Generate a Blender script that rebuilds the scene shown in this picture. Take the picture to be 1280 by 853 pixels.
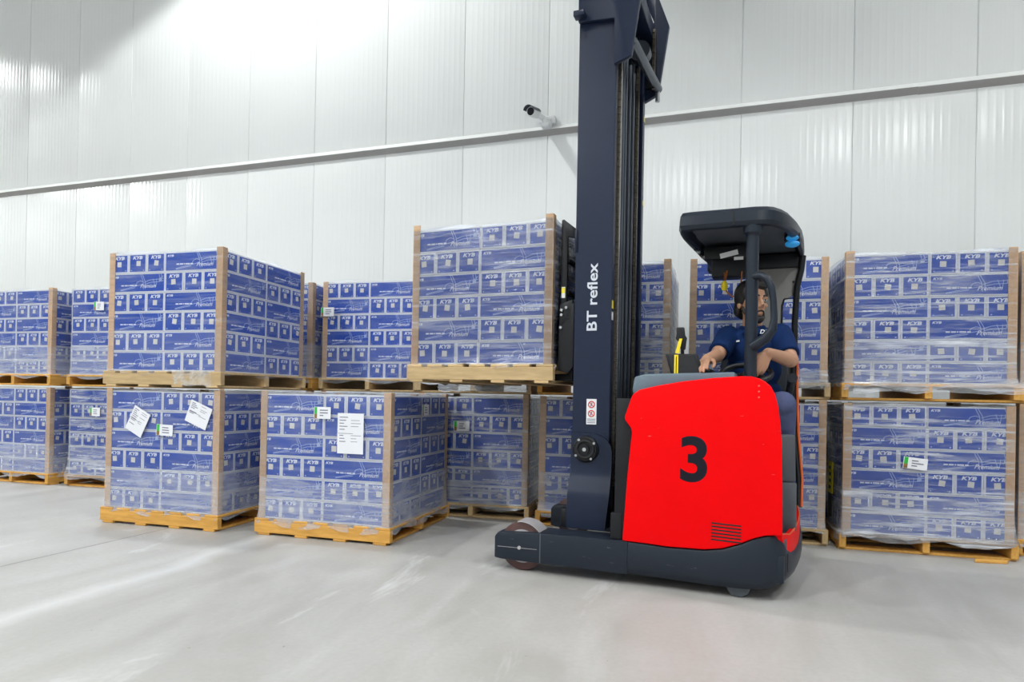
import bpy, bmesh, math, random
from math import sin, cos, pi, radians, sqrt
from mathutils import Vector, Matrix, Euler

for _o in list(bpy.data.objects):
    bpy.data.objects.remove(_o)
SC = bpy.context.scene
COL = SC.collection
R = radians

# ------------------------------------------------------------------ camera
F_PX, CAM_H = 810.0, 1.05
PITCH, ROLL = R(0.3), R(1.1)
cam_data = bpy.data.cameras.new('camera')
cam_data.sensor_fit = 'HORIZONTAL'
cam_data.sensor_width = 36.0
cam_data.lens = 36.0 * F_PX / 1280.0
cam_data.shift_y = 64.76 / 1280.0
cam_data.clip_start = 0.05
cam = bpy.data.objects.new('camera', cam_data)
COL.objects.link(cam)
_d = Vector((0, cos(PITCH), sin(PITCH)))
_u0 = Vector((0, -sin(PITCH), cos(PITCH)))
_r0 = Vector((1, 0, 0))
_r = _r0 * cos(ROLL) + _u0 * sin(ROLL)
_u = _u0 * cos(ROLL) - _r0 * sin(ROLL)
_m = Matrix((( _r.x, _u.x, -_d.x, 0), (_r.y, _u.y, -_d.y, 0), (_r.z, _u.z, -_d.z, CAM_H), (0, 0, 0, 1)))
cam.matrix_world = _m
SC.camera = cam

# ------------------------------------------------------------------ world and exposure
world = bpy.data.worlds.new('world')
SC.world = world
world.use_nodes = True
world.node_tree.nodes['Background'].inputs[0].default_value = (0.8, 0.85, 0.95, 1)
world.node_tree.nodes['Background'].inputs[1].default_value = 0.05
SC.view_settings.view_transform = 'Standard'
SC.view_settings.look = 'None'
SC.view_settings.gamma = 1.0
SC.view_settings.use_curve_mapping = False
SC.view_settings.exposure = 0.46

# warehouse frame: s runs along the back wall, t into the wall (0 = wall face, negative = towards the camera)
WA = R(18.4)
WORG = Vector((0, 8.27, 0))
WS = Vector((cos(WA), -sin(WA), 0))
WT = Vector((sin(WA), cos(WA), 0))
S_OFF = Vector((0, 8.27, 0)).dot(WS)          # s of the wall point straight ahead of the camera
def W(s, t, z):
    return WORG + WS * (s - S_OFF) + WT * t + Vector((0, 0, z))
S0, S1, T1, ZC = -21.0, 11.0, -15.0, 10.0     # room limits and ceiling height
LAMP_Z = 9.35
# (s, t, watt, cone) of the ceiling lamps
LAMPS = [(-6.0, -2.6, 1200, 121), (5.4, -2.8, 700, 121), (-18.7, -4.5, 1900, 148),
         (-11.5, -8.6, 1300, 125), (-1.3, -9.2, 900, 125), (3.5, -7.2, 600, 125),
         (-6.5, -13.2, 2100, 128), (4.5, -13.2, 1700, 128)]
LAMP_COL = (0.965, 1.0, 0.985)

# ------------------------------------------------------------------ helpers
class MB:
    def __init__(self):
        self.v, self.f, self.m = [], [], []
    def add(self, vs, fs, mat=0, M=None):
        o = len(self.v)
        for p in vs:
            p = Vector(p)
            self.v.append(tuple(M @ p) if M is not None else tuple(p))
        for i, f in enumerate(fs):
            self.f.append(tuple(q + o for q in f))
            self.m.append(mat[i] if isinstance(mat, (list, tuple)) else mat)
        return self
    def box(self, x0, x1, y0, y1, z0, z1, mat=0, M=None):
        vs = [(x0, y0, z0), (x1, y0, z0), (x1, y1, z0), (x0, y1, z0), (x0, y0, z1), (x1, y0, z1), (x1, y1, z1), (x0, y1, z1)]
        fs = [(0, 3, 2, 1), (4, 5, 6, 7), (0, 1, 5, 4), (1, 2, 6, 5), (2, 3, 7, 6), (3, 0, 4, 7)]
        return self.add(vs, fs, mat, M)
    def prism(self, pts, a0, a1, axis='y', mat=0, M=None):
        n = len(pts)
        def P(p, a):
            if axis == 'y': return (p[0], a, p[1])
            if axis == 'z': return (p[0], p[1], a)
            return (a, p[0], p[1])
        vs = [P(p, a0) for p in pts] + [P(p, a1) for p in pts]
        fs = [tuple(range(n)), tuple(range(2 * n - 1, n - 1, -1))]
        for i in range(n):
            j = (i + 1) % n
            fs.append((i, i + n, j + n, j))
        return self.add(vs, fs, mat, M)
    def tube(self, path, r, n=8, mat=0, sq=None, M=None):
        P = [Vector(p) for p in path]
        k = len(P)
        rs = r if isinstance(r, (list, tuple)) else [r] * k
        vs, fs = [], []
        prev = None
        for i in range(k):
            t = (P[min(i + 1, k - 1)] - P[max(i - 1, 0)])
            t = t.normalized() if t.length > 1e-9 else Vector((0, 0, 1))
            if prev is None:
                a = Vector((0, 0, 1)) if abs(t.z) < 0.9 else Vector((0, 1, 0))
                x = t.cross(a).normalized()
            else:
                x = (prev - t * prev.dot(t))
                x = x.normalized() if x.length > 1e-6 else t.orthogonal().normalized()
            prev = x
            y = t.cross(x)
            ra = rs[i]
            rb = ra if sq is None else ra * sq
            for j in range(n):
                a = 2 * pi * j / n
                vs.append(P[i] + x * (ra * cos(a)) + y * (rb * sin(a)))
        for i in range(k - 1):
            for j in range(n):
                j2 = (j + 1) % n
                fs.append((i * n + j, i * n + j2, (i + 1) * n + j2, (i + 1) * n + j))
        fs.append(tuple(range(n - 1, -1, -1)))
        fs.append(tuple((k - 1) * n + j for j in range(n)))
        return self.add(vs, fs, mat, M)
    def cyl(self, p0, p1, r0, r1=None, n=24, mat=0, M=None):
        return self.tube([p0, p1], [r0, r0 if r1 is None else r1], n, mat, None, M)
    def ell(self, c, rx, ry, rz, nu=16, nv=10, mat=0, M=None):
        vs, fs = [], []
        vs.append((c[0], c[1], c[2] - rz))
        for i in range(1, nv):
            a = -pi / 2 + pi * i / nv
            for j in range(nu):
                b = 2 * pi * j / nu
                vs.append((c[0] + rx * cos(a) * cos(b), c[1] + ry * cos(a) * sin(b), c[2] + rz * sin(a)))
        vs.append((c[0], c[1], c[2] + rz))
        top = len(vs) - 1
        for j in range(nu):
            j2 = (j + 1) % nu
            fs.append((0, 1 + j2, 1 + j))
            for i in range(nv - 2):
                fs.append((1 + i * nu + j, 1 + i * nu + j2, 1 + (i + 1) * nu + j2, 1 + (i + 1) * nu + j))
            fs.append((1 + (nv - 2) * nu + j, 1 + (nv - 2) * nu + j2, top))
        return self.add(vs, fs, mat, M)
    def torus(self, c, Rr, r, ax=(0, 0, 1), n=32, m=10, mat=0):
        q = Vector((0, 0, 1)).rotation_difference(Vector(ax).normalized()).to_matrix().to_4x4()
        q.translation = Vector(c)
        vs, fs = [], []
        for i in range(n):
            a = 2 * pi * i / n
            for j in range(m):
                b = 2 * pi * j / m
                vs.append(((Rr + r * cos(b)) * cos(a), (Rr + r * cos(b)) * sin(a), r * sin(b)))
        for i in range(n):
            for j in range(m):
                fs.append((i * m + j, ((i + 1) % n) * m + j, ((i + 1) % n) * m + (j + 1) % m, i * m + (j + 1) % m))
        return self.add(vs, fs, mat, q)
    def mesh(self, name, mats, bevel=0.0, seg=2, smooth=True, ang=35, recalc=True):
        me = bpy.data.meshes.new(name)
        me.from_pydata(self.v, [], self.f)
        mats = mats if isinstance(mats, (list, tuple)) else [mats]
        for m in mats:
            me.materials.append(m)
        for p, mi in zip(me.polygons, self.m):
            p.material_index = mi
        bm = bmesh.new(); bm.from_mesh(me)
        if recalc:
            bmesh.ops.recalc_face_normals(bm, faces=bm.faces)
        if bevel > 0:
            es = [e for e in bm.edges if len(e.link_faces) == 2 and e.calc_face_angle(0) > R(25)]
            bmesh.ops.bevel(bm, geom=es, offset=bevel, segments=seg, profile=0.5, affect='EDGES', clamp_overlap=True)
        bm.to_mesh(me); bm.free()
        if smooth:
            for p in me.polygons: p.use_smooth = True
            me.set_sharp_from_angle(angle=R(ang))
        return me
    def build(self, name, mats, parent=None, **kw):
        return link(name, self.mesh(name, mats, **kw), parent)

def link(name, me, parent=None):
    o = bpy.data.objects.new(name, me)
    COL.objects.link(o)
    if parent is not None:
        o.parent = parent
    return o
def empty(name, loc=(0, 0, 0), rz=0.0, parent=None):
    o = bpy.data.objects.new(name, None)
    o.empty_display_size = 0.1
    COL.objects.link(o)
    o.location = loc
    o.rotation_euler = (0, 0, rz)
    if parent is not None: o.parent = parent
    return o
def tag(o, label=None, cat=None, group=None, kind=None):
    if label: o['label'] = label
    if cat: o['category'] = cat
    if group: o['group'] = group
    if kind: o['kind'] = kind
    return o

# ------------------------------------------------------------------ materials
def mat_new(name):
    m = bpy.data.materials.new(name)
    m.use_nodes = True
    nt = m.node_tree
    return m, nt, nt.nodes['Principled BSDF'], nt.nodes, nt.links
def mixcol(nt, fac, a, b):
    n = nt.nodes.new('ShaderNodeMix'); n.data_type = 'RGBA'
    def put(sock, val):
        if hasattr(val, 'is_linked') or hasattr(val, 'node'): nt.links.new(val, sock)
        else: sock.default_value = val if not isinstance(val, tuple) or len(val) == 4 else (*val, 1)
    put(n.inputs[0], fac); put(n.inputs[6], a); put(n.inputs[7], b)
    return n.outputs[2]
def noise(nt, scale, detail=3, vec=None, rough=0.5, dist=0.0):
    n = nt.nodes.new('ShaderNodeTexNoise')
    n.inputs['Scale'].default_value = scale; n.inputs['Detail'].default_value = detail
    n.inputs['Roughness'].default_value = rough; n.inputs['Distortion'].default_value = dist
    if vec is not None: nt.links.new(vec, n.inputs['Vector'])
    return n.outputs['Fac']
def ramp(nt, val, p0, p1, c0=(0, 0, 0, 1), c1=(1, 1, 1, 1)):
    n = nt.nodes.new('ShaderNodeValToRGB')
    n.color_ramp.elements[0].position = p0; n.color_ramp.elements[1].position = p1
    n.color_ramp.elements[0].color = c0; n.color_ramp.elements[1].color = c1
    nt.links.new(val, n.inputs[0])
    return n.outputs[0]
def mathn(nt, op, a, b=None, c=None, clamp=False):
    n = nt.nodes.new('ShaderNodeMath'); n.operation = op; n.use_clamp = clamp
    for i, x in enumerate((a, b, c)):
        if x is None: continue
        if isinstance(x, (int, float)): n.inputs[i].default_value = x
        else: nt.links.new(x, n.inputs[i])
    return n.outputs[0]
def coords(nt, kind='Object', scale=(1, 1, 1), rot=(0, 0, 0), loc=(0, 0, 0)):
    t = nt.nodes.new('ShaderNodeTexCoord')
    mp = nt.nodes.new('ShaderNodeMapping')
    mp.inputs['Scale'].default_value = scale; mp.inputs['Rotation'].default_value = rot; mp.inputs['Location'].default_value = loc
    nt.links.new(t.outputs[kind], mp.inputs['Vector'])
    return mp.outputs[0]
def bump(nt, bs, h, strength=0.2, dist=0.01):
    b = nt.nodes.new('ShaderNodeBump')
    b.inputs['Strength'].default_value = strength; b.inputs['Distance'].default_value = dist
    nt.links.new(h, b.inputs['Height'])
    nt.links.new(b.outputs[0], bs.inputs['Normal'])
def simple(name, col, rough=0.5, metal=0.0, var=0.12, scale=8.0, bmp=0.0, spec=0.5, coat=0.0, vscale=(1, 1, 1)):
    m, nt, b, N, L = mat_new(name)
    v = coords(nt, 'Object', vscale)
    n = noise(nt, scale, 4, v)
    dark = tuple(c * (1 - var) for c in col); lite = tuple(min(1, c * (1 + var)) for c in col)
    L.new(mixcol(nt, n, (*dark, 1), (*lite, 1)), b.inputs['Base Color'])
    b.inputs['Roughness'].default_value = rough; b.inputs['Metallic'].default_value = metal
    b.inputs['Specular IOR Level'].default_value = spec
    b.inputs['Coat Weight'].default_value = coat
    if bmp: bump(nt, b, noise(nt, scale * 6, 3, v), bmp, 0.002)
    return m

def make_floor_mat():
    m, nt, b, N, L = mat_new('concrete')
    geo = N.new('ShaderNodeNewGeometry')
    mp = N.new('ShaderNodeMapping'); mp.vector_type = 'POINT'
    mp.inputs['Rotation'].default_value = (0, 0, WA)          # world -> s,t axes
    L.new(geo.outputs['Position'], mp.inputs['Vector'])
    v = mp.outputs[0]
    sep = N.new('ShaderNodeSeparateXYZ'); L.new(v, sep.inputs[0])
    st = N.new('ShaderNodeMapping'); st.inputs['Scale'].default_value = (1.0, 0.35, 1); st.inputs['Rotation'].default_value = (0, 0, R(25)); L.new(v, st.inputs['Vector'])
    big = noise(nt, 0.55, 3, v)
    mid = noise(nt, 2.6, 6, st.outputs[0], 0.62, 0.6)
    fine = noise(nt, 38, 5, v, 0.6)
    c = mixcol(nt, ramp(nt, big, 0.3, 0.7), (0.35, 0.338, 0.322, 1), (0.43, 0.42, 0.405, 1))
    c = mixcol(nt, mathn(nt, 'MULTIPLY', ramp(nt, mid, 0.40, 0.68), 0.55), c, (0.52, 0.517, 0.517, 1))
    c = mixcol(nt, mathn(nt, 'MULTIPLY', ramp(nt, fine, 0.35, 0.75), 0.22), c, (0.28, 0.27, 0.26, 1))
    # chalky scuffed patches
    sc1 = ramp(nt, noise(nt, 1.15, 7, st.outputs[0], 0.7, 0.9), 0.60, 0.70)
    c = mixcol(nt, mathn(nt, 'MULTIPLY', sc1, 0.5), c, (0.74, 0.75, 0.77, 1))
    # dark specks
    spk = ramp(nt, noise(nt, 26, 2, v), 0.765, 0.80)
    c = mixcol(nt, mathn(nt, 'MULTIPLY', spk, 0.6), c, (0.12, 0.11, 0.10, 1))
    # swept pale band beside the slab joint and the saw-cut joints themselves
    wob = mathn(nt, 'MULTIPLY', mathn(nt, 'SUBTRACT', noise(nt, 1.7, 4, v), 0.5), 0.35)
    ds = mathn(nt, 'ABSOLUTE', mathn(nt, 'ADD', mathn(nt, 'ADD', sep.outputs[0], 3.1), wob))
    band = mathn(nt, 'MULTIPLY', mathn(nt, 'SUBTRACT', 1.0, mathn(nt, 'DIVIDE', ds, 0.13), None, True), 0.36, None, True)
    c = mixcol(nt, band, c, (0.76, 0.765, 0.78, 1))
    per = mathn(nt, 'ABSOLUTE', mathn(nt, 'SUBTRACT', mathn(nt, 'WRAP', mathn(nt, 'ADD', sep.outputs[0], 4.0 + 3.0), 6.0, 0.0), 3.0))
    j = mathn(nt, 'SUBTRACT', 1.0, mathn(nt, 'DIVIDE', per, 0.012), None, True)
    c = mixcol(nt, mathn(nt, 'MULTIPLY', j, 0.75), c, (0.14, 0.135, 0.13, 1))
    L.new(c, b.inputs['Base Color'])
    rr = mathn(nt, 'ADD', mathn(nt, 'MULTIPLY', mid, 0.35), 0.30)
    L.new(rr, b.inputs['Roughness'])
    b.inputs['Specular IOR Level'].default_value = 0.4
    h = mathn(nt, 'SUBTRACT', mathn(nt, 'MULTIPLY', fine, 0.15), j)
    bump(nt, b, h, 0.25, 0.004)
    return m

def make_panel_mat(name, col):
    # lacquered steel sandwich panel with shallow vertical micro-ribs
    m, nt, b, N, L = mat_new(name)
    v = coords(nt, 'Object')
    sep = N.new('ShaderNodeSeparateXYZ'); L.new(v, sep.inputs[0])
    w = mathn(nt, 'SINE', mathn(nt, 'MULTIPLY', sep.outputs[0], 2 * pi / 0.075))
    w = mathn(nt, 'POWER', mathn(nt, 'ADD', mathn(nt, 'MULTIPLY', w, 0.5), 0.5), 3.0)
    n = noise(nt, 0.8, 3, v)
    L.new(mixcol(nt, n, (*[c * 0.97 for c in col], 1), (*col, 1)), b.inputs['Base Color'])
    b.inputs['Roughness'].default_value = 0.21
    b.inputs['Specular IOR Level'].default_value = 0.21
    bump(nt, b, w, 0.5, 0.0026)
    return m

def make_film(name, haze, low_haze, streak, gloss=0.4):
    # clear stretch film: mostly see-through, milky where it is folded or wound in more turns
    m, nt, b, N, L = mat_new(name)
    info = N.new('ShaderNodeObjectInfo')
    t = N.new('ShaderNodeTexCoord')
    off = N.new('ShaderNodeVectorMath'); off.operation = 'SCALE'
    comb = N.new('ShaderNodeCombineXYZ')
    for i in range(3): L.new(info.outputs['Random'], comb.inputs[i])
    L.new(comb.outputs[0], off.inputs[0]); off.inputs['Scale'].default_value = 37.0
    add = N.new('ShaderNodeVectorMath'); add.operation = 'ADD'
    L.new(t.outputs['Object'], add.inputs[0]); L.new(off.outputs[0], add.inputs[1])
    base = add.outputs[0]
    def mapped(sc, rot=(0, 0, 0)):
        mp = N.new('ShaderNodeMapping'); mp.inputs['Scale'].default_value = sc; mp.inputs['Rotation'].default_value = rot
        L.new(base, mp.inputs['Vector']); return mp.outputs[0]
    s1 = noise(nt, 1.0, 5, mapped((1.7, 1.7, 36), (0.0, R(6), 0)), 0.6)
    s2 = noise(nt, 1.0, 5, mapped((2.2, 2.2, 17), (0.0, R(-16), 0)), 0.6)
    blot = noise(nt, 3.2, 5, base, 0.65, 0.8)
    sep = N.new('ShaderNodeSeparateXYZ'); L.new(t.outputs['Object'], sep.inputs[0])
    z = sep.outputs[2]
    # overlapped turns: a step at about 2/6 of the height and a soft one near the top
    wob = mathn(nt, 'MULTIPLY', mathn(nt, 'SUBTRACT', noise(nt, 1.3, 2, base), 0.5), 0.16)
    low = mathn(nt, 'SUBTRACT', 1.0, mathn(nt, 'DIVIDE', mathn(nt, 'SUBTRACT', mathn(nt, 'ADD', z, wob), 0.425), 0.012), None, True)
    stv = mathn(nt, 'ADD', mathn(nt, 'MULTIPLY', ramp(nt, s1, 0.51, 0.70), streak), mathn(nt, 'MULTIPLY', ramp(nt, s2, 0.53, 0.72), streak * 0.8))
    fac = mathn(nt, 'ADD', mathn(nt, 'MULTIPLY', ramp(nt, blot, 0.34, 0.72), haze * 1.3), haze * 0.45)
    fac = mathn(nt, 'ADD', fac, mathn(nt, 'MULTIPLY', low, low_haze))
    fac = mathn(nt, 'ADD', fac, stv)
    fac = mathn(nt, 'MINIMUM', fac, 0.78)
    hgt = mathn(nt, 'ADD', mathn(nt, 'MULTIPLY', s1, 0.5), mathn(nt, 'ADD', mathn(nt, 'MULTIPLY', s2, 0.4), mathn(nt, 'MULTIPLY', noise(nt, 42, 3, mapped((1, 1, 1.6))), 0.10)))
    bp = N.new('ShaderNodeBump'); bp.inputs['Strength'].default_value = 0.8; bp.inputs['Distance'].default_value = 0.014
    L.new(hgt, bp.inputs['Height'])
    tr = N.new('ShaderNodeBsdfTransparent'); tr.inputs[0].default_value = (0.97, 0.975, 0.98, 1)
    df = N.new('ShaderNodeBsdfDiffuse'); df.inputs[0].default_value = (0.80, 0.83, 0.90, 1)
    L.new(bp.outputs[0], df.inputs['Normal'])
    gl = N.new('ShaderNodeBsdfGlossy'); gl.inputs['Roughness'].default_value = 0.16; gl.inputs[0].default_value = (1, 1, 1, 1)
    L.new(bp.outputs[0], gl.inputs['Normal'])
    fr = N.new('ShaderNodeFresnel'); fr.inputs['IOR'].default_value = 1.5; L.new(bp.outputs[0], fr.inputs['Normal'])
    m1 = N.new('ShaderNodeMixShader'); L.new(fac, m1.inputs[0]); L.new(tr.outputs[0], m1.inputs[1]); L.new(df.outputs[0], m1.inputs[2])
    m2 = N.new('ShaderNodeMixShader')
    L.new(mathn(nt, 'MULTIPLY', fr.outputs[0], gloss, None, True), m2.inputs[0]); L.new(m1.outputs[0], m2.inputs[1]); L.new(gl.outputs[0], m2.inputs[2])
    N.remove(b)
    L.new(m2.outputs[0], N['Material Output'].inputs['Surface'])
    return m

def make_paint(name, col, scuff_col, rough, amount=0.5, coat=0.0, spec=0.25):
    # painted sheet metal with scratches and rubbed spots
    m, nt, b, N, L = mat_new(name)
    v = coords(nt, 'Object', (1.0, 1.0, 5.0), (0, R(6), 0))
    n1 = noise(nt, 9, 6, v, 0.7, 0.4)
    n2 = noise(nt, 3, 3, coords(nt, 'Object'))
    s = ramp(nt, n1, 0.66, 0.72)
    k = mathn(nt, 'MULTIPLY', mathn(nt, 'MULTIPLY', s, ramp(nt, n2, 0.45, 0.62)), amount)
    base = mixcol(nt, n2, (*[c * 0.92 for c in col], 1), (*[min(1, c * 1.07) for c in col], 1))
    L.new(mixcol(nt, k, base, (*scuff_col, 1)), b.inputs['Base Color'])
    b.inputs['Roughness'].default_value = rough
    b.inputs['Coat Weight'].default_value = coat
    b.inputs['Coat Roughness'].default_value = 0.15
    b.inputs['Specular IOR Level'].default_value = spec
    return m

def make_wood(name, c0, c1):
    m, nt, b, N, L = mat_new(name)
    v = coords(nt, 'Object', (1.5, 14, 14))
    n = noise(nt, 3, 5, v, 0.6, 0.5)
    info = N.new('ShaderNodeObjectInfo')
    c = mixcol(nt, ramp(nt, n, 0.3, 0.7), (*c0, 1), (*c1, 1))
    hv = N.new('ShaderNodeHueSaturation'); L.new(c, hv.inputs['Color'])
    L.new(mathn(nt, 'ADD', mathn(nt, 'MULTIPLY', info.outputs['Random'], 0.35), 0.82), hv.inputs['Value'])
    L.new(hv.outputs[0], b.inputs['Base Color'])
    b.inputs['Roughness'].default_value = 0.7
    bump(nt, b, n, 0.2, 0.002)
    return m

def emis(name, col, strength):
    m, nt, b, N, L = mat_new(name)
    b.inputs['Base Color'].default_value = (*col, 1)
    b.inputs['Emission Color'].default_value = (*col, 1)
    b.inputs['Emission Strength'].default_value = strength
    return m

M_floor = make_floor_mat()
M_panel = make_panel_mat('wall_panel_white', (0.775, 0.79, 0.79))
M_plain = simple('ceiling_white', (0.75, 0.76, 0.76), 0.5, var=0.03, scale=0.7)
M_trim = simple('flashing_white', (0.80, 0.81, 0.80), 0.3, var=0.03)
M_under_shade = simple('flashing_shaded', (0.36, 0.35, 0.34), 0.5, var=0.06)  # white flashing made grey, so the underside's shade is in the colour
M_card = simple('carton_white', (0.66, 0.68, 0.76), 0.6, var=0.05, scale=20)
M_blue = simple('carton_blue', (0.001, 0.058, 0.42), 0.42, var=0.10, scale=5, spec=0.15)
M_art = simple('carton_lineart', (0.33, 0.43, 0.74), 0.45, var=0.05)
M_print = simple('carton_print', (0.72, 0.76, 0.88), 0.45, var=0.03)
M_stick = simple('carton_sticker', (0.68, 0.66, 0.62), 0.6, var=0.12, scale=120)
M_post = make_wood('board_post', (0.47, 0.295, 0.17), (0.60, 0.40, 0.245))
M_wood_y = make_wood('pallet_amber', (0.55, 0.27, 0.05), (0.74, 0.40, 0.09))
M_wood_t = make_wood('pallet_tan', (0.48, 0.33, 0.16), (0.66, 0.47, 0.25))
M_film_c = make_film('film_clear', 0.045, 0.05, 0.16)
M_film_h = make_film('film_hazy', 0.08, 0.19, 0.16)
M_film_s = make_film('film_streaky', 0.06, 0.14, 0.44, 0.7)
M_film_g = make_film('film_glinting', 0.06, 0.0, 0.26, 0.9)
M_paper = simple('paper', (0.78, 0.79, 0.84), 0.7, var=0.03)
M_ink = simple('ink_grey', (0.18, 0.18, 0.24), 0.7, var=0.2)
M_green = simple('label_green', (0.02, 0.45, 0.05), 0.6, var=0.1)
M_brown = simple('label_brown', (0.25, 0.14, 0.04), 0.6, var=0.1)
M_red = make_paint('truck_red', (0.86, 0.0, 0.002), (0.9, 0.40, 0.36), 0.40, 0.6, 0.0, 0.10)
M_slate = make_paint('truck_slate', (0.016, 0.022, 0.034), (0.35, 0.36, 0.38), 0.36, 0.9)
M_mast = make_paint('mast_navy', (0.011, 0.018, 0.043), (0.08, 0.10, 0.14), 0.34, 0.3)
M_black = simple('black_plastic', (0.007, 0.008, 0.011), 0.45, var=0.2, spec=0.3)
M_dark = simple('dark_recess', (0.006, 0.006, 0.008), 0.7, var=0.2)
M_grey = simple('cab_grey_blue', (0.11, 0.165, 0.21), 0.45, var=0.06)
M_cgrey = simple('cab_panel_grey', (0.24, 0.235, 0.225), 0.5, var=0.06)
M_dgrey = simple('step_grey', (0.075, 0.088, 0.105), 0.55, var=0.1)
M_steel = simple('bare_steel', (0.45, 0.46, 0.48), 0.3, 0.9, var=0.12)
M_rail = simple('mast_rail_steel', (0.09, 0.105, 0.13), 0.35, 0.7, var=0.2)
M_chain = simple('greased_chain', (0.10, 0.085, 0.065), 0.45, 0.6, var=0.3, scale=40)
M_lett = simple('lettering_silver', (0.58, 0.61, 0.68), 0.5, var=0.02)
M_num = simple('number_black', (0.010, 0.010, 0.018), 0.5, var=0.05, spec=0.15)
M_yel = simple('strap_yellow', (0.85, 0.68, 0.01), 0.5, var=0.06)
M_orange = simple('edge_orange', (0.75, 0.12, 0.015), 0.45, var=0.08)
M_cord = simple('cord_orange', (0.35, 0.10, 0.02), 0.5, var=0.1)
M_signred = simple('sign_red', (0.62, 0.02, 0.02), 0.5, var=0.05)
M_wheel = simple('polyurethane_wheel', (0.085, 0.036, 0.034), 0.4, var=0.25, scale=12)
M_whub = simple('wheel_face', (0.42, 0.40, 0.42), 0.5, var=0.1)
M_seat = simple('seat_fabric', (0.018, 0.023, 0.032), 0.8, var=0.15, scale=60)
M_skin = simple('skin', (0.44, 0.235, 0.145), 0.5, var=0.08, scale=14)
M_hair = simple('black_hair', (0.008, 0.007, 0.007), 0.5, var=0.4, scale=90, bmp=0.5)
M_shirt = simple('navy_polo', (0.005, 0.022, 0.092), 0.85, var=0.2, scale=18, bmp=0.3, spec=0.15)
M_trou = simple('grey_blue_trousers', (0.075, 0.09, 0.18), 0.85, var=0.3, scale=9, bmp=0.7, spec=0.15)
M_shoe = simple('black_shoe', (0.01, 0.01, 0.012), 0.5)
M_white = simple('white_plastic', (0.78, 0.79, 0.80), 0.35, var=0.03)
M_eye = simple('eye_white', (0.7, 0.68, 0.65), 0.3, var=0.02)
M_screen = simple('screen_glass', (0.012, 0.014, 0.018), 0.12, var=0.1)
M_blueLED = emis('blue_safety_lamp', (0.02, 0.22, 0.50), 0.35)
M_lampE = emis('lamp_diffuser', (1.0, 0.98, 0.94), 6.0)

# ------------------------------------------------------------------ flat text as mesh data
def text_mesh(body, size, bold=0.0, shear=0.0, sx=1.0, res=2):
    cu = bpy.data.curves.new('lettering', 'FONT')
    cu.body = body; cu.size = size; cu.offset = bold; cu.shear = shear
    cu.align_x = 'CENTER'; cu.align_y = 'CENTER'; cu.resolution_u = res
    o = bpy.data.objects.new('lettering', cu); COL.objects.link(o)
    bpy.context.view_layer.update()
    dg = bpy.context.evaluated_depsgraph_get()
    me = bpy.data.meshes.new_from_object(o.evaluated_get(dg))
    vs = [(v.co.x * sx, v.co.y) for v in me.vertices]
    fs = [tuple(p.vertices) for p in me.polygons]
    bpy.data.objects.remove(o); bpy.data.curves.remove(cu); bpy.data.meshes.remove(me)
    cx = (min(v[0] for v in vs) + max(v[0] for v in vs)) / 2; cy = (min(v[1] for v in vs) + max(v[1] for v in vs)) / 2
    return [(x - cx, y - cy) for x, y in vs], fs
def put2d(mb, vs, fs, at, right, up, mat, off=0.0):
    at, right, up = Vector(at), Vector(right), Vector(up)
    n = right.cross(up)
    mb.add([at + right * x + up * y + n * off for x, y in vs], fs, mat)
def quad2d(mb, x0, x1, y0, y1, at, right, up, mat, off=0.0, rot=0.0):
    c = ((x0 + x1) / 2, (y0 + y1) / 2)
    vs = []
    for x, y in ((x0, y0), (x1, y0), (x1, y1), (x0, y1)):
        dx, dy = x - c[0], y - c[1]
        vs.append((c[0] + dx * cos(rot) - dy * sin(rot), c[1] + dx * sin(rot) + dy * cos(rot)))
    put2d(mb, vs, [(0, 1, 2, 3)], at, right, up, mat, off)
def stroke2d(mb, pts, w, at, right, up, mat, off):
    for (xa, ya), (xb, yb) in zip(pts, pts[1:]):
        L_ = sqrt((xb - xa) ** 2 + (yb - ya) ** 2) or 1e-6
        nx, ny = -(yb - ya) / L_ * w / 2, (xb - xa) / L_ * w / 2
        put2d(mb, [(xa + nx, ya + ny), (xb + nx, yb + ny), (xb - nx, yb - ny), (xa - nx, ya - ny)], [(3, 2, 1, 0)], at, right, up, mat, off)

# ================================================================== THE SETTING
def room_obj(name, mb, mat, **kw):
    o = mb.build(name, mat, None, **kw)
    tag(o, kind='structure')
    return o
def quadW(mb, pts):
    mb.add([W(*p) for p in pts], [(0, 1, 2, 3)])
fl = MB(); fl.add([W(S0, T1, 0), W(S1, T1, 0), W(S1, 0.05, 0), W(S0, 0.05, 0), W(S0, T1, -0.2), W(S1, T1, -0.2), W(S1, 0.05, -0.2), W(S0, 0.05, -0.2)],
                  [(0, 1, 2, 3), (7, 6, 5, 4), (0, 4, 5, 1), (1, 5, 6, 2), (2, 6, 7, 3), (3, 7, 4, 0)])
floor = room_obj('floor', fl, M_floor, smooth=False)
def wall_slab(name, s0, s1, t0, t1, z0, z1, m):
    b = MB(); b.add([W(s0, t0, z0), W(s1, t0, z0), W(s1, t1, z0), W(s0, t1, z0), W(s0, t0, z1), W(s1, t0, z1), W(s1, t1, z1), W(s0, t1, z1)],
                    [(0, 3, 2, 1), (4, 5, 6, 7), (0, 1, 5, 4), (1, 2, 6, 5), (2, 3, 7, 6), (3, 0, 4, 7)])
    return room_obj(name, b, m, smooth=False)
wall_back = wall_slab('wall_back', S0 - 0.2, S1 + 0.2, 0.05, 0.2, -0.2, ZC, M_trim)
wall_slab('wall_left', S0 - 0.2, S0, T1, 0.05, -0.2, ZC, M_plain)
wall_slab('wall_right', S1, S1 + 0.2, T1, 0.05, -0.2, ZC, M_plain)
wall_slab('wall_front', S0 - 0.2, S1 + 0.2, T1 - 0.2, T1, -0.2, ZC, M_plain)
wall_slab('ceiling', S0 - 0.2, S1 + 0.2, T1 - 0.2, 0.2, ZC, ZC + 0.2, M_plain)
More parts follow.
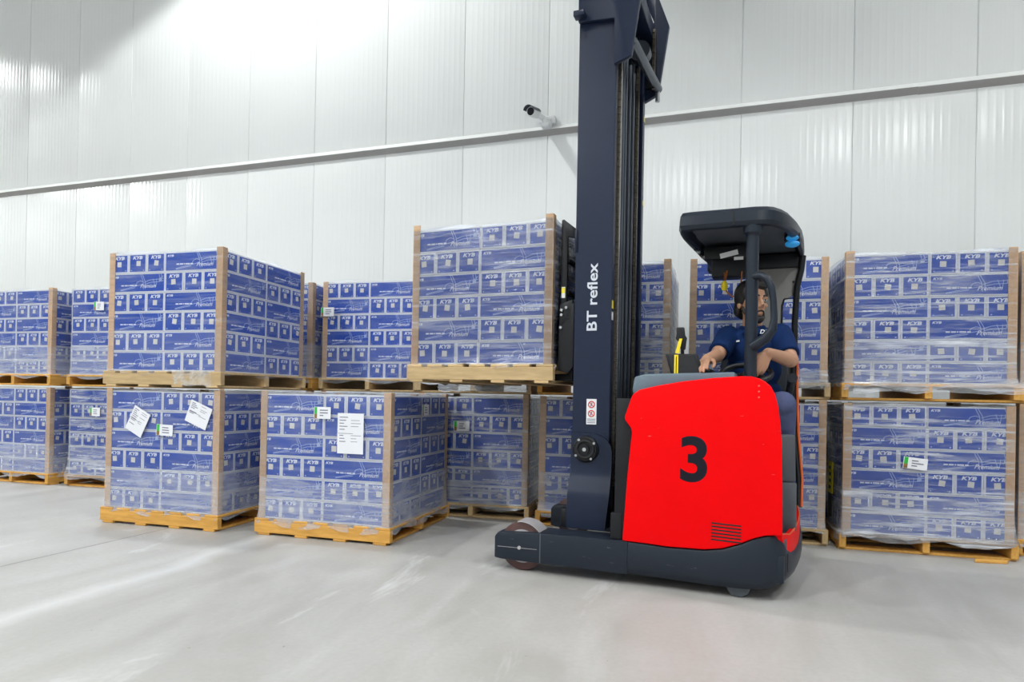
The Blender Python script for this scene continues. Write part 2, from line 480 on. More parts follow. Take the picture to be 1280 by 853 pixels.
# sandwich panels, one below and one above the flashing, each its own piece
PW = 1.15
def panel_mesh(name, h):
    p = MB()
    e = 0.009
    prof = [(0.0006, 0.0), (0.0006, -0.043), (e, -0.05), (PW - e, -0.05), (PW - 0.0006, -0.043), (PW - 0.0006, 0.0)]
    p.prism(prof, 0, h, 'z')
    return p.mesh(name, M_panel, bevel=0.002, seg=2)
pm_lo, pm_hi = panel_mesh('wall_panel', 4.33), panel_mesh('wall_panel', ZC - 4.33 - 0.002)
k0 = int(math.ceil((S0 - 0.097) / PW)); k1 = int(math.floor((S1 - 0.097) / PW))
for k in range(k0, k1):
    for me, z in ((pm_lo, 0.001), (pm_hi, 4.332)):
        o = link('wall_panel', me, wall_back)
        o.location = W(0.097 + k * PW, 0.049, z)
        o.rotation_euler = (0, 0, -WA)
# flashing strip: white face, sloped underside coloured grey for its shade, in lapped lengths
tr_root = None
n_len, s = 0, S0
tr = MB()
for k in range(7):
    a, b_ = S0 + k * (S1 - S0) / 7, S0 + (k + 1) * (S1 - S0) / 7
    dz = 0.004 * (k % 2)
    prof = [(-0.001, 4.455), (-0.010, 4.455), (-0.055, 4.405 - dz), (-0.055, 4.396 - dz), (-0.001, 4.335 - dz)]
    vs = [W(a, t_, z_) for t_, z_ in prof] + [W(b_, t_, z_) for t_, z_ in prof]
    fs = [(4, 3, 2, 1, 0), (5, 6, 7, 8, 9)] + [(i, (i + 1) % 5, (i + 1) % 5 + 5, i + 5) for i in range(5)]
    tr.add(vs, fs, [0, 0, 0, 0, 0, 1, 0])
room_obj('trim_1', tr, [M_trim, M_under_shade], smooth=False)

# ------------------------------------------------------------------ ceiling lamps (the room's own light)
def lamp(i, s, t, watt, cone):
    p = W(s, t, LAMP_Z)
    root = empty('hi_bay_lamp', p, -WA)
    where = ['above the wrapped stacks at the back wall', 'over the back wall right of the truck', 'far left near the back wall', 'over the open floor on the left',
             'just behind the camera', 'over the floor in front of the truck', 'deep behind the camera on the left', 'deep behind the camera on the right'][i]
    tag(root, 'round white hi-bay ceiling lamp ' + where, 'lamp', 'hi-bay lamps under the ceiling')
    b = MB(); b.tube([(0, 0, 0.0), (0, 0, 0.06), (0, 0, 0.16), (0, 0, 0.30)], [0.235, 0.23, 0.15, 0.09], 32)
    b.build('housing', M_dgrey, root)
    b = MB(); b.cyl((0, 0, -0.012), (0, 0, -0.001), 0.2, 0.2, 32)
    b.build('diffuser', M_lampE, root)
    b = MB(); b.cyl((0, 0, 0.30), (0, 0, ZC - LAMP_Z - 0.001), 0.008, 0.008, 8)
    b.build('hanger', M_steel, root)
    ld = bpy.data.lights.new('lamp_light', 'SPOT')
    ld.energy = watt; ld.color = LAMP_COL; ld.spot_size = R(cone); ld.spot_blend = 0.16; ld.shadow_soft_size = 0.2
    lo = bpy.data.objects.new('lamp_light', ld); COL.objects.link(lo)
    lo.parent = root; lo.location = (0, 0, -0.04)
for i, a in enumerate(LAMPS): lamp(i, *a)

# ================================================================== WRAPPED PALLET LOADS
CL, CW, CH = 0.520, 0.1725, 0.150          # carton length, width, height
QD, QP, LP_ = 0.5225, 0.1745, 0.1525       # quadrant, pitch, layer pitch
PAL_H = 0.121
T_kyb = text_mesh('KYB', 0.034, 0.0014, 0.25, 1.45)
T_kyb_s = text_mesh('KYB', 0.022, 0.0009, 0.25, 1.4)
T_prem = text_mesh('Premium', 0.043, 0.0004, 0.42, 0.95)
def make_carton(var):
    b = MB()
    b.box(-CL / 2, CL / 2, -CW / 2, CW / 2, 0, CH, 0)
    rnd = random.Random(var)
    for sgn in (-1, 1):
        # long side
        at = (0, sgn * CW / 2, CH / 2)
        right, up = (-sgn, 0, 0), (0, 0, 1)
        e = 0.0006
        quad2d(b, -CL / 2 + 0.007, CL / 2 - 0.007, -CH / 2 + 0.009, CH / 2 - 0.009, at, right, up, 1, e)
        e2 = 0.0012
        put2d(b, [(x - CL / 2 + 0.050, y + CH / 2 - 0.028) for x, y in T_kyb_s[0]], T_kyb_s[1], at, right, up, 3, e2)
        # suspension line drawing
        W_ = 0.0042
        for pts in ([(0.03, 0.066), (0.055, 0.012), (0.062, -0.05)], [(0.045, 0.066), (0.075, 0.01), (0.078, -0.048)],
                    [(0.065, 0.002), (0.12, 0.02), (0.19, 0.024), (0.25, 0.03)], [(0.07, -0.014), (0.13, 0.002), (0.2, 0.004), (0.25, 0.012)],
                    [(0.15, 0.03), (0.17, -0.03)], [(0.185, 0.03), (0.18, -0.02)], [(0.205, 0.066), (0.215, 0.03), (0.245, 0.05)], [(0.225, 0.066), (0.235, 0.03)],
                    [(-0.16, -0.052), (-0.02, -0.026), (0.06, -0.012)], [(-0.16, -0.058), (-0.02, -0.036)], [(0.0, 0.006), (0.03, 0.016), (0.058, 0.006)],
                    [(-0.01, -0.01), (0.0, 0.006)]):
            stroke2d(b, pts, W_, at, right, up, 2, e2)
        quad2d(b, 0.205, 0.232, 0.006, 0.032, at, right, up, 2, e2)
        # slogan line: a row of small words, too small to read in the photo
        x = -0.155
        for wlen in (0.026, 0.030, 0.008, 0.042, 0.022):
            quad2d(b, x, x + wlen, -0.024, -0.014, at, right, up, 3, e2); x += wlen + 0.006
        put2d(b, [(x_ + 0.105, y_ - 0.025) for x_, y_ in T_prem[0]], T_prem[1], at, right, up, 3, 0.0018)
        # short end
        at = (sgn * CL / 2, 0, CH / 2)
        right = (0, sgn, 0)
        quad2d(b, -CW / 2 + 0.013, CW / 2 - 0.013, -CH / 2 + 0.010, CH / 2 - 0.010, at, right, up, 1, e)
        put2d(b, [(x, y + 0.044) for x, y in T_kyb[0]], T_kyb[1], at, right, up, 3, e2)
        sx, sy = rnd.uniform(-0.008, 0.012), rnd.uniform(-0.010, 0.002)
        quad2d(b, sx - 0.020, sx + 0.020, sy - 0.020, sy + 0.020, at, right, up, 4, e2, rnd.uniform(-0.15, 0.15))
        for q in (-1, 1):
            quad2d(b, q * 0.058 - 0.005, q * 0.058 + 0.005, -0.058, -0.050, at, right, up, 2, e2)
    return b.mesh('carton', [M_card, M_blue, M_art, M_print, M_stick], smooth=False, recalc=False)
CARTONS = [make_carton(i) for i in range(4)]

def board(name, lx, ly, lz, mat):
    b = MB(); b.box(-lx / 2, lx / 2, -ly / 2, ly / 2, 0, lz)
    return b.mesh(name, mat, bevel=0.003, seg=1)
PM = {}
for key, mt in (('y', M_wood_y), ('t', M_wood_t)):
    PM[key] = dict(str=board('stringer', 1.10, 0.045, 0.085, mt), deck=board('deck_board', 0.118, 1.10, 0.018, mt), bot=board('bottom_board', 0.10, 1.10, 0.018, mt))

def post_mesh(h):
    b = MB(); w, t = 0.056, 0.005
    b.prism([(0, 0), (w, 0), (w, t), (t, t), (t, w), (0, w)], 0, h, 'z')
    return b.mesh('corner_post', M_post, bevel=0.0015, seg=1)
POSTS = [post_mesh(0.925), post_mesh(0.935), post_mesh(0.945)]

def film_mesh(seed, low, mat, lip=True, flare=0.0):
    rnd = random.Random(seed)
    hs = 0.5225 + 0.0085
    r = 0.012
    per = []
    N = 16
    for c in range(4):
        a0 = c * pi / 2
        # one straight side then a rounded corner
        for k in range(N):
            q = -1 + 2 * (k + 0.5) / N
            p = Vector((hs, q * (hs - r), 0))
            p.rotate(Euler((0, 0, a0)))
            n = Vector((1, 0, 0)); n.rotate(Euler((0, 0, a0)))
            per.append((p, n, abs(q)))
        for k in range(3):
            a = a0 + (k + 0.5) * pi / 6
            cc = Vector((hs - r, hs - r, 0)); cc.rotate(Euler((0, 0, a0)))
            n = Vector((cos(a), sin(a), 0))
            per.append((cc + n * r, n, 1.0))
    top = PAL_H + 6 * LP_ + 0.006
    rows = [low] + [PAL_H + (top - PAL_H) * k / 14 for k in range(15)]
    ph = [rnd.uniform(0, 6.28) for _ in range(8)]
    vs, fs = [], []
    n = len(per)
    for ri, z in enumerate(rows):
        for i, (p, nn, q) in enumerate(per):
            slack = (1 - q ** 4)
            d = 0.0025 * slack * (1 + sin(i * 0.9 + z * 13 + ph[0]) + 0.6 * sin(i * 2.3 - z * 31 + ph[1]))
            d += rnd.uniform(-0.001, 0.0012) * slack
            zz = z
            if ri == 0:
                d += flare * 0.5 + 0.006 + 0.012 * (1 + sin(i * 1.7 + ph[2]))
                zz = z + 0.016 * sin(i * 0.8 + ph[3]) + rnd.uniform(-0.006, 0.006)
            elif ri == 1:
                d += flare + 0.008
            elif ri <= 4:
                d += flare * (1 - (ri - 1) / 4) ** 2
            if ri == len(rows) - 1:
                zz = z + 0.008 * sin(i * 0.5 + ph[4]) + 0.006 * rnd.random()
            vs.append(p + nn * d + Vector((0, 0, zz)))
    for ri in range(len(rows) - 1):
        for i in range(n):
            j = (i + 1) % n
            fs.append((ri * n + i, ri * n + j, (ri + 1) * n + j, (ri + 1) * n + i))
    if lip:
        o = len(vs); base = (len(rows) - 1) * n
        for i, (p, nn, q) in enumerate(per):
            vs.append(p * (0.86 + 0.03 * sin(i * 1.1 + ph[5])) + Vector((0, 0, top + 0.010 + 0.006 * sin(i * 0.7 + ph[6]))))
        for i in range(n):
            j = (i + 1) % n
            fs.append((base + i, base + j, o + j, o + i))
    b = MB(); b.add(vs, fs)
    return b.mesh('stretch_film', mat, ang=60)

def paper_sheet(name, parent, w, h, at, right, up, seed, kind):
    """a printed sheet under the film; flat print as thin bars"""
    right, up = Vector(right), Vector(up); n = right.cross(up)
    b = MB()
    at = Vector(at)
    vs = [at + right * x + up * y + n * d for d in (0, 0.0015) for x, y in ((-w / 2, -h / 2), (w / 2, -h / 2), (w / 2, h / 2), (-w / 2, h / 2))]
    b.add(vs, [(3, 2, 1, 0), (4, 5, 6, 7), (0, 1, 5, 4), (1, 2, 6, 5), (2, 3, 7, 6), (3, 0, 4, 7)], 0)
    rnd = random.Random(seed)
    if kind == 'sheet':
        y = h * 0.40
        while y > -h * 0.25:
            if rnd.random() < 0.85:
                x0 = -w * 0.42; L_ = rnd.uniform(0.15, 0.35) * w
                quad2d(b, x0, x0 + L_, y - 0.003, y + 0.003, at, right, up, 1, 0.002)
                if rnd.random() < 0.7:
                    x1 = w * 0.02
                    quad2d(b, x1, x1 + rnd.uniform(0.2, 0.4) * w, y - 0.0018, y + 0.0018, at, right, up, 1, 0.002)
            y -= h * 0.075
        quad2d(b, -w * 0.46, w * 0.1, -0.002, 0.0015, at, right, up, 1, 0.002)
    else:
        for k in range(3):
            y = h * (0.22 - 0.22 * k)
            quad2d(b, -w * 0.15, -w * 0.15 + w * rnd.uniform(0.2, 0.5), y - 0.004, y + 0.004, at, right, up, 1, 0.002)
    o = b.build(name, [M_paper, M_ink], parent, smooth=False, recalc=False)
    if kind == 'label':
        g = MB(); quad2d(g, -w / 2 + 0.004, -w / 2 + w * 0.19, -h * 0.1, h / 2 - 0.002, at, right, up, 0, 0.0025)
        quad2d(g, -w / 2 + 0.004, -w / 2 + w * 0.19, -h / 2 + 0.002, -h * 0.1, at, right, up, 1, 0.0025)
        g.build('green_stripe', [M_green, M_brown], o, smooth=False, recalc=False)
    return o

LOADS = {}
def wrapped_load(key, label, corner, which, ang, z, top='LS', pal='x', wood='y', film='h', group=None, seed=0, sx=1.0, low=0.085, flare=0.0, posts=(1, 1, 1, 1)):
    """corner: world xy of the pallet's front-right ('FR') or front-left ('FL') corner; ang: yaw of the front edge"""
    a = R(ang)
    ux, uy = Vector((cos(a), sin(a), 0)), Vector((-sin(a), cos(a), 0))
    c = Vector((corner[0], corner[1], 0)) + ux * (-0.55 * sx if which == 'FR' else 0.55 * sx) + uy * 0.55
    root = empty('wrapped_pallet_load', (c.x, c.y, z), a)
    root.scale = (sx, 1, 1)
    tag(root, label, 'pallet load', group)
    rnd = random.Random(seed)
    pm = PM[wood]
    pal_o = empty('pallet', (0, 0, 0), 0 if pal == 'x' else pi / 2, root)
    for y in (-0.5275, 0, 0.5275):
        o = link('stringer', pm['str'], pal_o); o.location = (0, y, 0.018)
    for k in range(7):
        o = link('deck_board', pm['deck'], pal_o); o.location = (-0.49 + k * 0.98 / 6, 0, 0.103)
    for k in range(4):
        o = link('bottom_board', pm['bot'], pal_o); o.location = (-0.47 + k * 0.94 / 3, 0, 0)
    zc = PAL_H + 0.001
    for L_ in range(6):
        t = top if L_ % 2 == 1 else top[::-1]        # layer 5 is the top one
        for (qx, qy) in ((-1, -1), (1, -1), (1, 1), (-1, 1)):
            longx = (t == 'LS') == (qx * qy > 0)
            for k in range(3):
                o = link('carton', CARTONS[rnd.randrange(4)], root)
                cx, cy = qx * QD / 2, qy * QD / 2
                d = (k - 1) * QP
                if longx:
                    o.location = (cx + rnd.uniform(-.0012, .0012), cy + d, zc + L_ * LP_)
                    o.rotation_euler = (0, 0, 0 if rnd.random() < 0.5 else pi)
                else:
                    o.location = (cx + d, cy + rnd.uniform(-.0012, .0012), zc + L_ * LP_)
                    o.rotation_euler = (0, 0, pi / 2 if rnd.random() < 0.5 else -pi / 2)
    h = 0.5225 + 0.0065
    for i, (px, py, rz) in enumerate(((-h, -h, 0), (h, -h, pi / 2), (h, h, pi), (-h, h, -pi / 2))):
        if posts[i]:
            o = link('corner_post', POSTS[rnd.randrange(3)], root)
            o.location = (px, py, PAL_H + 0.001); o.rotation_euler = (0, 0, rz)
    fm = {'c': M_film_c, 'h': M_film_h, 's': M_film_s, 'g': M_film_g}[film]
    fo = link('stretch_film', film_mesh(seed, low, fm, True, flare), root)
    LOADS[key] = root
    return root
G = 'wrapped pallets of blue cartons'
H2 = 1.069       # an upper load stands on the corner posts of the lower one
def stack(k, corner, which, ang, lab_lo, lab_up, lo, up, dxy=(0, 0), **kw):
    a = dict(group=G); a.update(kw)
    wrapped_load(k + '_lo', lab_lo, corner, which, ang, 0.0, **{**a, **lo})
    wrapped_load(k + '_up', lab_up, (corner[0] + dxy[0], corner[1] + dxy[1]), which, ang, H2, **{**a, **up})
stack('A', (-4.95, 6.94), 'FR', -17,
      'lower hazy wrapped pallet load cut by the left picture edge', 'upper hazy wrapped pallet load cut by the left picture edge',
      dict(top='LS', pal='y', film='h', seed=11, wood='y'), dict(top='SL', pal='y', film='h', seed=12, wood='y'))
stack('B', (-4.77, 6.93), 'FL', -14,
      'lower wrapped pallet load flaring at its base, second stack from the left edge', 'upper wrapped pallet load without visible posts, second stack from the left edge',
      dict(top='LS', pal='y', film='s', seed=21, flare=0.03, posts=(0, 0, 1, 1)), dict(top='SL', pal='y', film='h', seed=22, posts=(0, 0, 1, 1)))
stack('C', (-2.16, 4.80), 'FR', -15.5,
      'lower wrapped load with two tilted paper sheets, on an amber pallet', 'upper wrapped load of the front left stack, on a tan pallet',
      dict(top='LS', pal='x', film='h', seed=31, low=0.09), dict(top='SL', pal='x', film='c', seed=32, wood='t', low=0.10))
wrapped_load('D', 'single wrapped load with one large paper sheet, standing in front on the floor', (-0.82, 4.46), 'FR', -16.2, 0.0, 'LS', 'x', 'y', 'h', G, 41, low=0.075, flare=0.006)
stack('E0', (-1.93, 6.24), 'FR', -16,
      'lower wrapped load hidden behind the front left stack', 'upper wrapped load mostly hidden behind the front left stack, one post showing',
      dict(top='LS', pal='y', film='c', seed=51), dict(top='LS', pal='y', film='h', seed=52))
stack('E', (-1.86, 6.22), 'FL', -15,
      'lower wrapped load hidden behind the single front pallet', 'upper wrapped load with a green-striped label, behind the single front pallet',
      dict(top='LS', pal='y', film='c', seed=61, sx=0.93), dict(top='SL', pal='y', film='c', seed=62, wood='t', sx=0.93))
stack('F', (0.16, 5.44), 'FR', -12.5,
      'lower streaky wrapped load under the lifted load, just left of the mast', 'upper wrapped load hidden behind the lifted load',
      dict(top='SL', pal='y', film='s', seed=71, wood='t', sx=0.93), dict(top='LS', pal='y', film='s', seed=72, wood='t', sx=0.93))
stack('H', (0.205, 5.29), 'FL', -17.5,
      'lower wrapped load seen left of the mast behind the front wheel', 'upper wrapped load seen right of the mast, one post showing',
      dict(top='SL', pal='y', film='h', seed=81, sx=0.97), dict(top='SL', pal='y', film='s', seed=82, sx=0.97))
stack('J', (1.335, 4.985), 'FL', -16,
      'lower wrapped load behind the truck, only its right edge showing', 'upper wrapped load behind the driver',
      dict(top='LS', pal='y', film='s', seed=91, sx=0.925, wood='t'), dict(top='LS', pal='y', film='c', seed=92, sx=0.925, wood='t'))
stack('K', (2.355, 4.63), 'FL', -15,
      'lower streaky wrapped load with a green-striped label, right of the truck', 'upper streaky wrapped load between tall posts, right of the truck',
      dict(top='SL', pal='y', film='s', seed=101, flare=0.02), dict(top='LS', pal='y', film='s', seed=102, flare=0.008))
stack('L', (3.53, 4.52), 'FL', -13,
      'lower wrapped load cut by the right picture edge', 'upper wrapped load cut by the right picture edge',
      dict(top='SL', pal='y', film='h', seed=111), dict(top='LS', pal='y', film='h', seed=112))

# papers and labels on the fronts (load-local: x right, -y front)
FX = (1, 0, 0); FZ = (0, 0, 1); YF = -0.5335
def rot_axes(deg):
    a = R(deg); return (cos(a), 0, sin(a)), (-sin(a), 0, cos(a))
r_, u_ = rot_axes(0)
paper_sheet('document_sheet', LOADS['D'], 0.205, 0.285, (0.225, YF - 0.010, 0.765), r_, u_, 1, 'sheet')
paper_sheet('shipping_label', LOADS['D'], 0.135, 0.085, (-0.005, YF - 0.006, 0.905), r_, u_, 2, 'label')
r_, u_ = rot_axes(-27); paper_sheet('document_sheet', LOADS['C_lo'], 0.165, 0.20, (-0.205, YF - 0.010, 0.80), r_, u_, 3, 'sheet')
r_, u_ = rot_axes(-21); paper_sheet('document_sheet', LOADS['C_lo'], 0.20, 0.17, (0.355, YF - 0.010, 0.865), r_, u_, 4, 'sheet')
r_, u_ = rot_axes(-2); paper_sheet('shipping_label', LOADS['C_lo'], 0.15, 0.085, (0.045, YF - 0.006, 0.74), r_, u_, 5, 'label')
r_, u_ = rot_axes(0)
paper_sheet('shipping_label', LOADS['E_up'], 0.15, 0.085, (-0.465, YF - 0.012, 0.755), r_, u_, 6, 'label')
paper_sheet('shipping_label', LOADS['F_lo'], 0.15, 0.085, (-0.10, YF - 0.008, 0.785), r_, u_, 7, 'label')
paper_sheet('shipping_label', LOADS['K_lo'], 0.15, 0.08, (-0.075, YF - 0.012, 0.635), *rot_axes(-6), 8, 'label')
paper_sheet('shipping_label', LOADS['B_up'], 0.13, 0.09, (-0.15, YF - 0.008, 0.85), r_, u_, 9, 'label')
paper_sheet('shipping_label', LOADS['B_lo'], 0.13, 0.09, (-0.17, YF - 0.010, 0.80), r_, u_, 10, 'label')
# labels on right-hand sides
paper_sheet('shipping_label', LOADS['D'], 0.12, 0.085, (-YF + 0.008, 0.03, 0.93), (0, 1, 0), FZ, 12, 'label')
# yellow and black placard on the left flank of the lower load right of the truck
b = MB(); b.box(-0.0025, 0, -0.09, 0.09, 0, 0.24, 0); b.box(-0.0027, 0, -0.06, 0.06, -0.18, -0.005, 1)
for k in range(4): b.box(-0.0032, -0.0025, -0.03, 0.03, 0.03 + k * 0.05, 0.055 + k * 0.05, 1)
o = b.build('warning_placard', [M_yel, M_black], LOADS['K_lo'], smooth=False); o.location = (-0.545, -0.20, 0.36)
tag(o, 'yellow and black placard on the flank')

# ---- loose crumpled film hanging between stacked loads
def crumple(parent, name, loc, sx, sy, sz, seed, mat):
    rnd = random.Random(seed); vs, fs = [], []
    nx, nz = 14, 6
    for i in range(nx):
        for k in range(nz):
            x = (i / (nx - 1) - 0.5) * sx; z = (k / (nz - 1) - 0.5) * sz
            vs.append((x + rnd.uniform(-.01, .01), rnd.uniform(-1, 0) * sy, z + rnd.uniform(-.012, .012)))
    for i in range(nx - 1):
        for k in range(nz - 1):
            fs.append((i * nz + k, (i + 1) * nz + k, (i + 1) * nz + k + 1, i * nz + k + 1))
    b = MB(); b.add(vs, fs); o = b.build(name, mat, parent, ang=80); o.location = loc; return o
crumple(LOADS['F_up'], 'loose_film', (0.1, -0.545, 0.045), 0.86, 0.02, 0.06, 1, M_film_s)
crumple(LOADS['K_up'], 'loose_film', (0.05, -0.56, 0.095), 1.05, 0.02, 0.075, 2, M_film_s)
crumple(LOADS['K_lo'], 'loose_film', (0.0, -0.56, 0.13), 1.05, 0.02, 0.04, 3, M_film_s)
crumple(LOADS['J_up'], 'loose_film', (0.36, -0.548, 0.155), 0.34, 0.03, 0.13, 4, M_film_s)
crumple(LOADS['C_up'], 'loose_film', (0.30, -0.548, 0.07), 0.35, 0.015, 0.11, 5, M_film_c)

# ================================================================== REACH TRUCK
TA = R(21.8)
T0 = Vector((0.07, 3.87, 0))
TU = Vector((cos(TA), -sin(TA), 0)); TV = Vector((sin(TA), cos(TA), 0))
def TW(u, v, z): return T0 + TU * u + TV * v + Vector((0, 0, z))

# the load on the forks (held by the truck, a thing of its own)
mc = TW(0.10, 0.245, 0)
wrapped_load('M', 'wrapped load lifted on the forks of the reach truck', (mc.x, mc.y), 'FR', -21.8, 1.135, 'LS', 'x', 't', 'g', G, 131, low=0.105, sx=0.96)
for ch in LOADS['M'].children:
    if ch.name.startswith('corner_post'): ch.data = post_mesh(0.955)

tk = empty('reach_truck', T0, -TA)
tag(tk, 'red and dark slate reach truck numbered 3 with a tall mast', 'forklift')
TWID = 1.28
# ---- support arms, wheels
def arm(v0, v1):
    b = MB()
    b.prism([(-0.172, 0.072), (-0.172, 0.20), (-0.150, 0.228), (0.125, 0.243), (0.64, 0.249), (0.64, 0.062), (0.125, 0.064), (-0.13, 0.066)], v0, v1, 'y')
    return b
a = arm(0, 0.20).build('support_arm', M_slate, tk, bevel=0.008)
b = MB(); b.box(0.118, 0.124, -0.002, 0.0005, 0.068, 0.243); b.build('weld_seam', M_dgrey, a)
b = MB(); b.cyl((-0.01, -0.004, 0.146), (-0.01, 0.0, 0.146), 0.011, n=16); b.tube([(-0.15, -0.0005, 0.142), (0.10, -0.0005, 0.146)], 0.0011, 6); b.build('axle_end', M_whub, a)
arm(TWID - 0.20, TWID).build('support_arm', M_slate, tk, bevel=0.008)
for v in (0.10, TWID - 0.10):
    b = MB(); b.cyl((-0.01, v - 0.052, 0.1465), (-0.01, v + 0.052, 0.1465), 0.1455, n=48)
    w = b.build('load_wheel', M_wheel, tk, bevel=0.008)
    b = MB(); b.cyl((-0.01, v - 0.054, 0.1465), (-0.01, v + 0.054, 0.1465), 0.10, n=40); b.build('wheel_hub', M_whub, w)
# wheel guard: pale curved cover over the near wheel
b = MB(); pth = [(-0.01 + 0.151 * cos(a_), 0.1465 + 0.151 * sin(a_)) for a_ in [R(28 + 8 * k) for k in range(10)]]
inn = [(-0.01 + 0.147 * cos(a_), 0.1465 + 0.147 * sin(a_)) for a_ in [R(28 + 8 * k) for k in range(10)]][::-1]
b.prism(pth + inn, 0.03, 0.17, 'y'); b.build('wheel_guard', M_whub, tk, bevel=0.0)

# ---- rear skirt: loft along the plan path (u, v, z bottom, z top, outward bulge)
path = [(0.64, 0.0, .061, .249), (0.86, -.001, .056, .238), (1.05, -.002, .052, .243), (1.143, -.002, .050, .258), (1.232, -.001, .052, .292), (1.30, 0.0, .056, .327),
        (1.355, .006, .062, .346), (1.405, .02, .074, .352), (1.440, .045, .086, .335), (1.466, .085, .098, .275), (1.490, .15, .105, .245), (1.515, .26, .108, .24), (1.542, .45, .11, .248), (1.558, .66, .11, .26),
        (1.558, .85, .11, .28), (1.545, 1.02, .11, .28), (1.51, 1.17, .11, .28), (1.44, 1.255, .09, .30), (1.30, TWID, .06, .30), (1.05, TWID, .055, .245), (0.64, TWID, .061, .249)]
b = MB(); vs, fs = [], []
for (u, v, z0, z1) in path:
    cx, cy = 1.0, 0.64
    d = Vector((u - cx, v - cy)); d.normalize()
    for (ins, z) in ((0.035, z0), (0.012, z0 + 0.012), (0.0, z0 + 0.05), (0.0, z1 - 0.02), (0.008, z1 - 0.004), (0.03, z1)):
        iu, iv = (0, 1) if v < 0.02 else ((0, -1) if v > 1.26 else (-d.x, -d.y))
        vs.append((u + iu * ins, v + iv * ins, z))
nr = 6
for i in range(len(path) - 1):
    for k in range(nr - 1):
        fs.append((i * nr + k, (i + 1) * nr + k, (i + 1) * nr + k + 1, i * nr + k + 1))
np_ = len(path)
fs.append(tuple(i * nr for i in range(np_ - 1, -1, -1)))
b.add(vs, fs); sk = b.build('rear_skirt', M_slate, tk, ang=50)
b = MB(); b.tube([(1.4665, .086, .155), (1.4665, .086, .25)], 0.0022, 6); b.build('skirt_seam', M_dark, sk)
b = MB(); b.box(0.64, 1.45, 0.03, TWID - 0.03, 0.10, 0.245); b.build('chassis', M_slate, tk, bevel=0.01)
b = MB(); b.cyl((1.225, 0.05, 0.062), (1.225, 0.12, 0.062), 0.062, n=28); b.prism([(1.165, .05), (1.285, .05), (1.285, .10), (1.165, .10)], 0.04, 0.13, 'y')
b.build('caster_wheel', M_dgrey, tk, bevel=0.004)
b = MB(); b.cyl((1.25, 0.58, 0.155), (1.25, 0.70, 0.155), 0.1545, n=36); b.build('drive_wheel', M_wheel, tk, bevel=0.008)

# ---- red side panel
def smooth_poly(pts, it=2):
    for _ in range(it):
        q = []
        for i in range(len(pts)):
            a_, b_ = pts[i], pts[(i + 1) % len(pts)]
            q.append((a_[0] * .75 + b_[0] * .25, a_[1] * .75 + b_[1] * .25)); q.append((a_[0] * .25 + b_[0] * .75, a_[1] * .25 + b_[1] * .75))
        pts = q
    return pts
red = [(0.609, .2505), (0.629, .60), (0.651, .86), (0.645, .885), (0.611, .930), (0.609, .945), (0.645, 1.055), (0.655, 1.075), (0.69, 1.100), (0.79, 1.124), (0.927, 1.149), (1.08, 1.168), (1.218, 1.1785),
       (1.275, 1.178), (1.312, 1.168), (1.345, 1.150), (1.370, 1.127), (1.392, 1.085), (1.408, 1.02), (1.420, .93), (1.427, .84), (1.434, .60), (1.438, .354), (1.405, .356), (1.355, .350), (1.30, .331), (1.232, .296), (1.143, .262), (1.05, .247), (0.86, .242), (0.75, .247)]
b = MB(); b.prism(red, -0.004, 0.07, 'y')
rp = b.build('side_panel', M_red, tk, bevel=0.016, seg=4, ang=40)
tag(rp, 'glossy red side panel')
T3 = text_mesh('3', 0.36, 0.010, 0, 0.78, 6)
xs = [p[0] for p in T3[0]]; ys = [p[1] for p in T3[0]]
kx, ky = 0.142 / (max(xs) - min(xs)), 0.250 / (max(ys) - min(ys))
b = MB(); put2d(b, [(x * kx + 0.990, y * ky + 0.728) for x, y in T3[0]], T3[1], (0, 0, 0), (1, 0, 0), (0, 0, 1), 0, 0.0048)
b.build('number_3', M_num, rp, smooth=False, recalc=False)
for k in range(6):
    z = 0.398 - k * 0.0175
    b = MB(); b.prism([(1.086, z), (1.238, z - 0.005), (1.238, z - 0.0125), (1.086, z - 0.0075)], -0.0058, 0.01, 'y'); b.build('vent_slot', M_dark, rp)
for k in range(3):
    b = MB(); b.ell((1.313, -0.004, 1.128 - k * 0.03), 0.005, 0.003, 0.005, 10, 6); b.build('rivet', simple('rivet_%d' % k, (0.8, 0.10, 0.08), 0.3), rp)
# red rear sill with orange edge
b = MB(); vs, fs = [], []
sill = [(1.436, .03, .330, .356), (1.453, .09, .268, .348), (1.478, .15, .240, .338), (1.503, .26, .236, .345), (1.530, .45, .244, .358), (1.545, .66, .256, .372), (1.543, .85, .281, .385), (1.53, 1.02, .281, .385), (1.495, 1.16, .281, .39)]
for (u, v, z0, z1) in sill:
    vs += [(u, v, z0), (u, v, z1), (u - 0.03, v + 0.004, z1), (u - 0.03, v + 0.004, z0)]
for i in range(len(sill) - 1):
    for k in range(4):
        fs.append((i * 4 + k, (i + 1) * 4 + k, (i + 1) * 4 + (k + 1) % 4, i * 4 + (k + 1) % 4))
fs += [(3, 2, 1, 0), tuple((len(sill) - 1) * 4 + k for k in range(4))]
b.add(vs, fs); rs = b.build('rear_sill', M_red, tk, ang=40)
b = MB(); b.tube([(u - 0.004, v, z1 + 0.003) for u, v, z0, z1 in sill], 0.004, 8); b.build('sill_edge', M_orange, rs)
